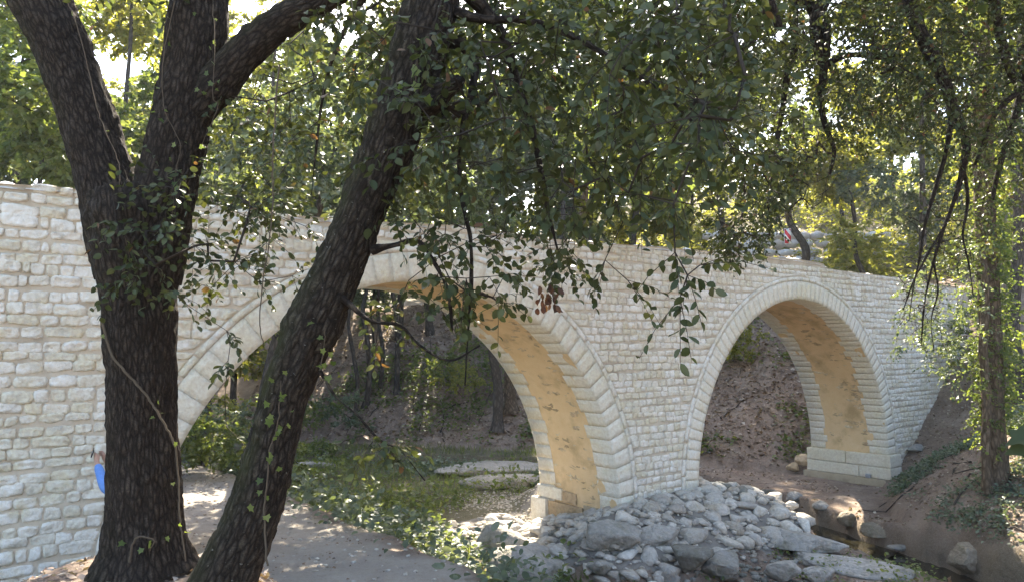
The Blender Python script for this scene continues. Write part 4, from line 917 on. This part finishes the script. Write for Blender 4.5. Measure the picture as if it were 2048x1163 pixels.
bg_tree(478, 20, 0, 'ivy_tree', 'ivy covered trunk close behind the left arch', 11, 3.6, .24, .5, 'leaf_blue', 74, 150, .5, group=None)  # crown enlarged and leaned right to shade the path

# --- the wood further back: a few trees copied with their parts
def copy_tree(root, X, Y, sc, rz, label, group):
    r = root.copy(); COL.objects.link(r); r.location = (X, Y, float(ground_h(X, Y))); r.scale = (sc,)*3; r.rotation_euler = (0,0,rz); r['label'] = label
    if group: r['group'] = group
    elif 'group' in r: del r['group']
    for ch in root.children: c = ch.copy(); COL.objects.link(c); c.parent = r; c.matrix_parent_inverse = ch.matrix_parent_inverse.copy()
    return r
rf = random.Random(5)
protoA = bg_tree(420, 47, 0, 'tree', 'dense tree in the far wood behind the bridge', 17, 4.6, .0, .4, 'leaf_green', 91, 230, .16, (.16,.28), group='dense trees of the far wood')
protoB = bg_tree(900, 50, 0, 'tree', 'dense tree in the far wood behind the bridge', 18, 5.0, .0, .4, 'leaf_yellow', 92, 230, .14, (.16,.28), group='dense trees of the far wood')
protoC = bg_tree(1240, 46, 0, 'tree', 'dense tree in the far wood behind the bridge', 16, 4.6, .0, .4, 'leaf_blue', 93, 230, .12, (.16,.28), group='dense trees of the far wood')
for k in range(26):
    pr = [protoA, protoB, protoC][k % 3]; Y = [43,52,62][k % 3]+rf.uniform(-3,3); px = -250+k*102+rf.uniform(-40,40)
    if 1430 < px < 1960 and k % 3 != 2: continue
    copy_tree(pr, (px-1024)/FPX*Y, Y, rf.uniform(.85,1.25) if not 800 < px < 1500 else rf.uniform(.55,.8), rf.uniform(0,6.28), 'dense tree in the far wood behind the bridge', 'dense trees of the far wood')
# trees just behind the parapet that fill the space under the high crowns
NEARW = [(150,20.5,.62,0,'low dense green tree over the wall, seen left of the forked oak'),(420,34,.9,1,'low dense yellow green tree over the wall in the oak fork'),(560,36,.9,2,'low dense tree over the wall between the oaks'),
 (800,37,.85,0,'low dense green tree over the wall, right of the leaning oak'),(960,38,.85,2,'low dense blue green tree over the top of the left arch'),(1180,38,.8,0,'low dense green tree above the parapet at mid bridge'),
 (1350,44,.75,1,'low dense sunlit tree above the parapet left of the sign'),(1560,46,.8,0,'low dense green tree far uphill near the sign'),(1690,42,.6,1,'sunlit dense tree uphill right of the sign'),(1800,46,.8,2,'blue green tree uphill behind the right parapet end'),(1930,40,.75,1,'sunlit dense tree uphill behind the ivy trunk'),(2060,34,.75,1,'dense sunlit tree uphill at the right edge'),(20,23,.8,2,'dense blue green tree over the far left wall'),(300,29,.9,0,'dense green tree behind the fork of the oak')]
for x, Y, sc, w, lab in NEARW: copy_tree([protoA,protoB,protoC][w], (x-1024)/FPX*Y, Y, sc, rf.uniform(0,6.28), lab, None)
# shrubs
def bush(X, Y, r, hgt, leaf, label, seed, n=26, group='shrubs on the slope', size=(.07,.13), name='shrub'):
    rng = np.random.default_rng(seed+3000); z = float(ground_h(X,Y)); root = empty(name, (X,Y,z), label, 'shrub', group)
    tg = [np.array([X,Y,z])+np.array([rng.normal()*r*.5, rng.normal()*r*.5, hgt*rng.uniform(.25,1)**.8]) for _ in range(n)]
    st = [(np.array([[X+dx,Y,z-.05],[X+dx,Y,z+hgt*.2]]),0) for dx in (-.1,0,.1)]
    leafy_tree_parts(root, st, tg, rng, M[leaf], dict(nt_=6, nl=14, tl=(.2,.5), leaf=size, spread=1.1, droop=.05, wood=False, flat=.3), FAR, crown='foliage', branch='stems', growkw=dict(seg=.25, tip=.004)); return root
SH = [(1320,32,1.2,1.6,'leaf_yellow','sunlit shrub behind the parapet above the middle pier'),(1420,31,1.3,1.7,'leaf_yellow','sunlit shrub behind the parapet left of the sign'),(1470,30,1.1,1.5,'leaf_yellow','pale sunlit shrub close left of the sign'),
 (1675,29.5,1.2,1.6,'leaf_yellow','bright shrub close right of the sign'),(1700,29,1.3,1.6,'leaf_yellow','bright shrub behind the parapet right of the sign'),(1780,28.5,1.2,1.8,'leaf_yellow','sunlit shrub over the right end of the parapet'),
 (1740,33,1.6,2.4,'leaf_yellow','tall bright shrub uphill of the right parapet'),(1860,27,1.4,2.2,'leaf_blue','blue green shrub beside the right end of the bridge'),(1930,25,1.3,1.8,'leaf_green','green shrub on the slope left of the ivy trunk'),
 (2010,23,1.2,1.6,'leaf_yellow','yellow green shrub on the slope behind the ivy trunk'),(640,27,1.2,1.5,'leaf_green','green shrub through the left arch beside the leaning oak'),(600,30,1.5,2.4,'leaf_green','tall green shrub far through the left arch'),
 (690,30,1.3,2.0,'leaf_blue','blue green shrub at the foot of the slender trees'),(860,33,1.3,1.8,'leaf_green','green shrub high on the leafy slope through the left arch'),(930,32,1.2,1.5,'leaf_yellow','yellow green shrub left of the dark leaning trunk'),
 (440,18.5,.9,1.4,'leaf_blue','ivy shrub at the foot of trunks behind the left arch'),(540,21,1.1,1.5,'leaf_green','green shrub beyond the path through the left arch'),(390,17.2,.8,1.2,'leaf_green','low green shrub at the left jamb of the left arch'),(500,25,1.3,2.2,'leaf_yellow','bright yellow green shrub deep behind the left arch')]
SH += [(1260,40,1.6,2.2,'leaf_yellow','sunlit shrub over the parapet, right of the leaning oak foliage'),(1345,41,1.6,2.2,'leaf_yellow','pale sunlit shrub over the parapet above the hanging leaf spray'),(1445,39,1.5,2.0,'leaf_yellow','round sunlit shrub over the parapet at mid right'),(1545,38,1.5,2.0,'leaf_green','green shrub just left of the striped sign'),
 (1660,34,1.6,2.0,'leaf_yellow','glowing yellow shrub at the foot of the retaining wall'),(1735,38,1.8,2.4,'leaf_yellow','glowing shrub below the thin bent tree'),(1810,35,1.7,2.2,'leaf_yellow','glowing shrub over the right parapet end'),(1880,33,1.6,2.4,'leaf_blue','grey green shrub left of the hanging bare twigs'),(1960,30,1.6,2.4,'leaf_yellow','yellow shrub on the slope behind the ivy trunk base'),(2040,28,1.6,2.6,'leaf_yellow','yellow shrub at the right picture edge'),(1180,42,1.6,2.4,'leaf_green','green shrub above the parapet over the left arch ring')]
for i, (x, Y, r, hg, lf, lab) in enumerate(SH): bush((x-1024)/FPX*Y, Y, r, hg, lf, lab, i)
# ---------------------------------------------------------------- ground cover, litter, grass
def scatter(n, rng, box_, fn):
    X = rng.uniform(box_[0], box_[1], n); Y = rng.uniform(box_[2], box_[3], n); k = rng.random(n) < fn(X, Y); return X[k], Y[k]
def cover(name, X, Y, rng, mat, size, hgt, label, tmpl=NEAR, nl=6, upright=.5, cat='plants'):
    Z = ground_h(X, Y); P = np.stack([X, Y, Z], 1); n = len(P)
    d = nrm(rng.normal(size=(n,nl,3))*np.array([1,1,.5])+np.array([0,0,upright])); p = P[:,None]+d*rng.uniform(.1,1,(n,nl,1))*hgt; p[...,2] += .015
    up = nrm(rng.normal(size=p.shape)*.45+np.array([0,-.15,1.0])); ax = nrm(d*np.array([1,1,.15])+rng.normal(size=d.shape)*.3)
    V, F, rr = leaf_mesh(p.reshape(-1,3), ax.reshape(-1,3), up.reshape(-1,3), rng.uniform(*size, n*nl), rng.random(n*nl), tmpl)
    return tag(obj(name, V, F, M[mat], None, rr, True), label, cat, kind='stuff')
g = np.random.default_rng(77)
clump = lambda X, Y, s, t: smooth(t, t+.25, n2(X, Y, s, 41)+.5)
in_bridge = lambda X, Y: (lambda u, v: ((v > -.05) & (v < BW+.05) & ((u < ARCH[0][0]-4.4) | ((u > -.1) & (u < 2.6)) | (u > 11.1))))(*to_bridge(X, Y))
low = lambda X, Y: np.where(in_bridge(X,Y), 0, smooth(.15, .7, -sdist(X,Y,PATH_EDGE))*(1-smooth(-.5,.1,-sdist(X,Y,FOOT)))*smooth(.8,1.3,np.abs(sdist(X,Y,CREEK))))
offap = lambda X, Y: (lambda u, v: (smooth(1.9,2.4,np.hypot(np.maximum(np.maximum(-.25-u,u-2.75),0), np.maximum(np.maximum(-.1-v,v-2.5),0)))))(*to_bridge(X, Y))
gravel = lambda X, Y: 1-.93*np.exp(-((X-.0)/1.5)**2-((Y-19.6)/1.1)**2)
X, Y = scatter(9000, g, (-11,2.2,12.5,27), lambda X, Y: low(X,Y)*offap(X,Y)*clump(X,Y,.8,.52)*gravel(X,Y)); cover('low_plants', X, Y, g, 'leaf_blue', (.06,.16), .38, 'blue green brambles and weeds on the low ground through the left arch')
X, Y = scatter(26000, g, (-7,1.2,11,30), lambda X, Y: low(X,Y)*offap(X,Y)*(.35+.65*clump(X,Y,1.1,.3))*gravel(X,Y)*.8)
Z = ground_h(X, Y); n = len(X); d = nrm(g.normal(size=(n,3))*.35+np.array([0,0,1.0])); V, F, rr = leaf_mesh(np.stack([X,Y,Z],1), d, g.normal(size=(n,3)), g.uniform(.1,.32,n), g.random(n), (GR_V*np.array([1.6,1,1]),GR_F))
tag(obj('grass', V, F, M['grass'], None, rr), 'yellow green grass on the low ground beside the path', 'grass', kind='stuff')
rb = lambda X, Y: np.where(in_bridge(X,Y), 0, smooth(.15, .6, -sdist(X,Y,FOOT)))
X, Y = scatter(17000, g, (8,16,9,21), lambda X, Y: rb(X,Y)*clump(X,Y,.8,.30)*(to_bridge(X,Y)[1] < -.9)); cover('ivy_ground_cover', X, Y, g, 'leaf_blue', (.05,.10), .2, 'grey green ivy carpet on the right bank around the trunk')
X, Y = scatter(9000, g, (-12,13,23,36), lambda X, Y: rb(X,Y)*clump(X,Y,.6,.42)*(to_bridge(X,Y)[1] > 2.6)); cover('slope_plants', X, Y, g, 'leaf_green', (.09,.2), .32, 'green creepers in patches on the slope behind both arches')
X, Y = scatter(900, g, (3.2,7.2,13.2,16.5), lambda X, Y: clump(X,Y,1.2,.45)*smooth(.9,1.3,np.abs(sdist(X,Y,CREEK)))*offap(X,Y)); cover('creekside_weeds', X, Y, g, 'leaf_green', (.05,.09), .28, 'green weeds among the boulders beside the creek')
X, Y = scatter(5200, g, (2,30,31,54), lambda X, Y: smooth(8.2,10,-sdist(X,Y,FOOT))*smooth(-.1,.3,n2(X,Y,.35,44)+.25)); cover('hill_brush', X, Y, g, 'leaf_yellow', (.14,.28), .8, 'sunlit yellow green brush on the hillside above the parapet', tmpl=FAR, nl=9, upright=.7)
def litter(name, X, Y, size, label, lift=.01):
    n = len(X); Z = ground_h(X, Y)+lift; V, F, rr = leaf_mesh(np.stack([X,Y,Z],1), nrm(g.normal(size=(n,3))*np.array([1,1,.25])), nrm(g.normal(size=(n,3))*.35+np.array([0,0,1])), g.uniform(*size, n), g.random(n), FAR)
    tag(obj(name, V, F, M['litter'], None, rr), label, 'leaf litter', kind='stuff')
X, Y = scatter(60000, g, (-12,15,22,40), lambda X, Y: rb(X,Y)*(to_bridge(X,Y)[1] > 2.5)); litter('leaf_litter', X, Y, (.08,.19), 'brown fallen leaves on the slope behind the bridge')
X, Y = scatter(22000, g, (8,16,9,25), lambda X, Y: rb(X,Y)*(to_bridge(X,Y)[1] < -.05)); litter('leaf_litter', X, Y, (.05,.11), 'brown fallen leaves on the right bank')
X, Y = scatter(9000, g, (3,11.5,13,28), lambda X, Y: np.where(in_bridge(X,Y),0,(1-smooth(-.2,.3,-sdist(X,Y,FOOT)))*smooth(.9,1.2,np.abs(sdist(X,Y,CREEK)))*offap(X,Y)*(.15+clump(X,Y,.9,.4)))); litter('leaf_litter', X, Y, (.06,.12), 'fallen leaves on the flat ground beside the creek under right arch')
X, Y = scatter(3500, g, (-4.6,0,4.2,7.2), lambda X, Y: 1+0*X); litter('leaf_litter', X, Y, (.035,.075), 'dry oak leaves on the mound under the forked oak')
X, Y = scatter(7000, g, (-9,1,7.5,18), lambda X, Y: np.where(in_bridge(X,Y),0,(1-smooth(-.3,.3,-sdist(X,Y,PATH_EDGE)))*(.2+clump(X,Y,1.5,.45)))); litter('leaf_litter', X, Y, (.03,.06), 'scattered dry leaves on the pale dirt path')
X, Y = scatter(4200, g, (-9,1.0,9.5,25), lambda X, Y: np.where(in_bridge(X,Y),0,smooth(-.4,.2,-sdist(X,Y,PATH_EDGE)))*offap(X,Y)*gravel(X,Y)*(1-smooth(1.2,2.6,-sdist(X,Y,PATH_EDGE)))*clump(X,Y,.9,.4)); cover('path_edge_weeds', X, Y, g, 'leaf_blue', (.08,.17), .7, 'tall pale green weeds along the right edge of the path', upright=1.0, nl=9)
X, Y = scatter(2600, g, (-9,1.0,13,26), lambda X, Y: low(X,Y)*offap(X,Y)*gravel(X,Y)*clump(X,Y,.7,.45)); cover('green_weeds', X, Y, g, 'leaf_green', (.08,.16), .6, 'fresh green weeds on the low ground left of the apron', upright=.9, nl=9)
gr_ = Acc(); nP = 2600; gxp = np.where(np.arange(nP) > 1300, g.normal(0,1.0,nP), g.uniform(-8,1,nP)); gyp = np.where(np.arange(nP) > 1300, g.normal(19.6,.7,nP), g.uniform(7.5,18,nP))
sdp = np.where(np.arange(nP) > 1300, 1, sdist(gxp, gyp, PATH_EDGE)); gzp = ground_h(gxp, gyp); pebs = [rock((1.3,1,.7), k, 1, 4) for k in range(40)]
for k in np.nonzero(sdp > -.1)[0]:
    sz_ = g.uniform(.01,.035); V, F = pebs[k % 40]; gr_.add(V*sz_+np.array([gxp[k],gyp[k],gzp[k]+sz_*.2]), [F], g.random())
tag(gr_.obj('gravel', M['riprap']), 'small pebbles strewn over the path and the gravel patch', 'gravel', kind='stuff')
sk = Acc()
for k in range(150):
    x, y = (g.uniform(-9,12), g.uniform(27,36)) if k < 110 else (g.uniform(9,13), g.uniform(12,20))
    if float(rb(np.array(x), np.array(y))) < .5: continue
    a_ = g.uniform(0,3.14); L_ = g.uniform(.4,1.5); P = np.array([[x+math.cos(a_)*t*L_, y+math.sin(a_)*t*L_, 0] for t in np.linspace(0,1,5)]); P[:,2] = ground_h(P[:,0],P[:,1])+.03; P += g.normal(size=P.shape)*.03; V, F, uv_ = tube(P, np.linspace(.025,.008,5), 5); sk.add(V, F)
tag(sk.obj('fallen_sticks', M['bark_far']), 'dead sticks lying on the leaf strewn slopes', 'sticks', kind='stuff')
# ---------------------------------------------------------------- sign, wall uphill
sp = (1581-1024)/FPX*31; sz = float(ground_h(sp, 31)); sign = empty('road_marker_sign', (sp,31,sz), 'red and white striped marker sign on a dark post above the parapet', 'sign')
V, F, uv = tube([(sp,31.06,sz-.1),(sp,31.06,sz+1.2),(sp,31.06,sz+2.75)], .035, 12); obj('post', V, F, flat_mat('dark_steel', (.05,.045,.04), .5), sign)
def mat_stripe():
    m, nt, b = newmat('red_white_panel'); tc = N(nt, 'TexCoord').outputs['Generated']; w = N(nt, 'Vector' + 'Math'); 
    w.operation = 'DOT_PRODUCT'; nt.links.new(tc, w.inputs[0]); w.inputs[1].default_value = (.5,0,1.0)
    mod = N(nt, 'Math'); mod.operation = 'FRACT'; ml = N(nt, 'Math'); ml.operation = 'MULTIPLY'; ml.inputs[1].default_value = 1.5; nt.links.new(w.outputs['Value'], ml.inputs[0]); nt.links.new(ml.outputs[0], mod.inputs[0])
    nt.links.new(ramp(nt, mod.outputs[0], [(0,(.62,.03,.05)),(.52,(.85,.85,.85))], 'CONSTANT'), b.inputs['Base Color']); b.inputs['Roughness'].default_value = .4; return m
def wbox(c, s, seed=0):
    V = np.array([(x,y,z) for x in (-1,1) for y in (-1,1) for z in (-1,1)], float)*np.asarray(s)/2+np.asarray(c)
    return V, [np.array([(0,1,3,2),(4,6,7,5),(0,4,5,1),(2,3,7,6),(0,2,6,4),(1,5,7,3)])]
top = at(1581,458,31)[2]; bot = at(1581,487,31)[2]
V, F = wbox((sp-.02,31,(top+bot)/2), (.24,.02,top-bot)); obj('panel', V, F, mat_stripe(), sign)
V, F = wbox((sp-.02,31.015,(top+bot)/2), (.28,.008,top-bot+.05)); obj('panel_backing', V, F, flat_mat('white_paint', (.75,.75,.75), .5), sign)
rw = empty('retaining_wall', (15.0,35,float(ground_h(15,35))), 'pale rubble retaining wall uphill behind the sunlit shrubs', 'wall')
M['pale_wall'] = mat_stone('pale_wall_stone', (.42,.38,.34), (.5,.46,.42), (.6,.56,.52), (.4,.33,.27), 10, .03)
for row in range(8):
    x = 9.2+rs.uniform(0,.4)
    while x < 20:
        w_, hh = rs.uniform(.45,.95), .42; V, F = rock((w_*.62,.3,.27), int(x*31)+row*77, 1, 6, .2); V = V+np.array([x+w_/2, 36+.12*row, 2.4+row*hh])
        obj('stone', V, [F], M['pale_wall'], rw, np.full(len(V), rs.random())); x += w_
# ---------------------------------------------------------------- the person taking a photo behind the forked oak
cx, cyy = -4.215, 9.0; gz = float(ground_h(cx, cyy)); person = empty('person', (cx,cyy,gz), 'person in blue long sleeves holding up a phone behind the forked oak', 'person')
def skinned(name, verts, edges, radii, mat, parent, root=0, sub=2):
    me = bpy.data.meshes.new(name); me.from_pydata([(cx+x, cyy+y, gz+z) for x,y,z in verts], edges, []); o = bpy.data.objects.new(name, me); COL.objects.link(o)
    me.materials.append(mat); md = o.modifiers.new('skin', 'SKIN'); md.use_smooth_shade = True
    for k, r in enumerate(radii):
        me.skin_vertices[0].data[k].radius = (r, r) if not isinstance(r, tuple) else r; me.skin_vertices[0].data[k].use_root = (k == root)
    s = o.modifiers.new('sub', 'SUBSURF'); s.levels = sub; s.render_levels = sub; wparent(o, parent); return o
skin = flat_mat('skin', (.45,.27,.19), .6); blue = flat_mat('blue_cotton', (.15,.28,.60), .9, .1); dark = flat_mat('dark_cloth', (.03,.035,.05), .9, .1); hairm = flat_mat('dark_hair', (.03,.022,.016), .7)
bv = [(0,0,.92),(0,0,1.18),(0,0,1.42),(-.01,0,1.52),(-.03,0,1.60),(-.03,0,1.70),(-.05,0,1.58)]; be = [(0,1),(1,2),(2,3),(3,4),(4,5),(4,6)]; brd = [.14,.135,.12,.055,.085,.075,.05]
for sg in (-1,1):
    k = len(bv); bv += [(0,sg*.19,1.40),(-.22,sg*.24,1.30),(-.36,sg*.22,1.35),(-.53,sg*.09,1.60),(-.545,sg*.075,1.66)]; be += [(2,k),(k,k+1),(k+1,k+2),(k+2,k+3),(k+3,k+4)]; brd += [.06,.047,.04,.028,.03]
    for f in range(4): m0 = len(bv); bv += [(-.56-.004*f,sg*.075,1.705-.014*f),(-.585,sg*.045,1.70-.02*f)]; be += [(k+4,m0),(m0,m0+1)]; brd += [.0085,.007]
    m0 = len(bv); bv += [(-.53,sg*.05,1.65),(-.535,sg*.03,1.68)]; be += [(k+4,m0),(m0,m0+1)]; brd += [.01,.008]
    l = len(bv); bv += [(0,sg*.1,.86),(-.01,sg*.11,.48),(.01,sg*.11,.08),(-.14,sg*.12,.035)]; be += [(0,l),(l,l+1),(l+1,l+2),(l+2,l+3)]; brd += [.085,.058,.04,.035]
skinned('body', bv, be, brd, skin, person)
sv = [(0,0,.88),(0,0,1.05),(0,0,1.25),(0,0,1.42),(-.01,0,1.47)]; se = [(0,1),(1,2),(2,3),(3,4)]; sr = [(.15,.18),(.145,.175),(.15,.19),(.13,.16),(.075,.075)]
for sg in (-1,1): k = len(sv); sv += [(0,sg*.20,1.41),(-.22,sg*.25,1.29),(-.355,sg*.23,1.34),(-.52,sg*.10,1.585)]; se += [(3,k),(k,k+1),(k+1,k+2),(k+2,k+3)]; sr += [.085,.072,.066,.045]
skinned('shirt', sv, se, sr, blue, person)
tv = [(0,0,.95)]; te = []; tr = [(.155,.18)]
for sg in (-1,1): k = len(tv); tv += [(0,sg*.1,.84),(-.01,sg*.11,.48),(.01,sg*.11,.10)]; te += [(0,k),(k,k+1),(k+1,k+2)]; tr += [.1,.075,.065]
skinned('trousers', tv, te, tr, dark, person)
for sg in (-1,1): skinned('shoe', [(.05,sg*.11,.04),(-.08,sg*.115,.04),(-.19,sg*.12,.035)], [(0,1),(1,2)], [.05,.05,.04], dark, person)
V, F = rock((.115,.095,.11), 81, 3, 0, .05); obj('hair', V+np.array([cx+.0,cyy,gz+1.70]), [F], hairm, person, smooth_=True)
ph = empty('phone', (cx-.58,cyy,gz+1.62), 'black phone held up at the left edge of the forked oak', 'phone')
blk = flat_mat('black_glass', (.012,.012,.014), .25, .5)
V, F = wbox((0,0,0), (.011,.155,.075)); V = rotz(V, .5)
R_ = np.array(Matrix.Rotation(.35, 3, 'Y')); pc = np.array([cx-.60,cyy-.06,gz+1.705]); obj('phone_body', V@R_.T+pc, F, blk, ph)
V, F = wbox((-.007,-.05,.02), (.004,.02,.02)); V = rotz(V, .5); obj('camera_lens', V@R_.T+pc, F, flat_mat('lens_ring', (.3,.3,.32), .3, .5), ph)


# ---------------------------------------------------------------- the faint haze in the air of the wood
hm = bpy.data.materials.new('haze'); hm.use_nodes = True; hn = hm.node_tree; hn.nodes.remove(hn.nodes['Principled BSDF'])
pv = hn.nodes.new('ShaderNodeVolumePrincipled'); pv.inputs['Color'].default_value = (.95,.97,1,1); pv.inputs['Density'].default_value = .0005; pv.inputs['Anisotropy'].default_value = .1
hn.links.new(pv.outputs[0], hn.nodes['Material Output'].inputs['Volume'])
V, F = wbox((0,200,16.5), (1100,1200,47))
tag(obj('haze', V, F, hm), 'faint pale haze in the air under the trees', 'haze', kind='stuff')
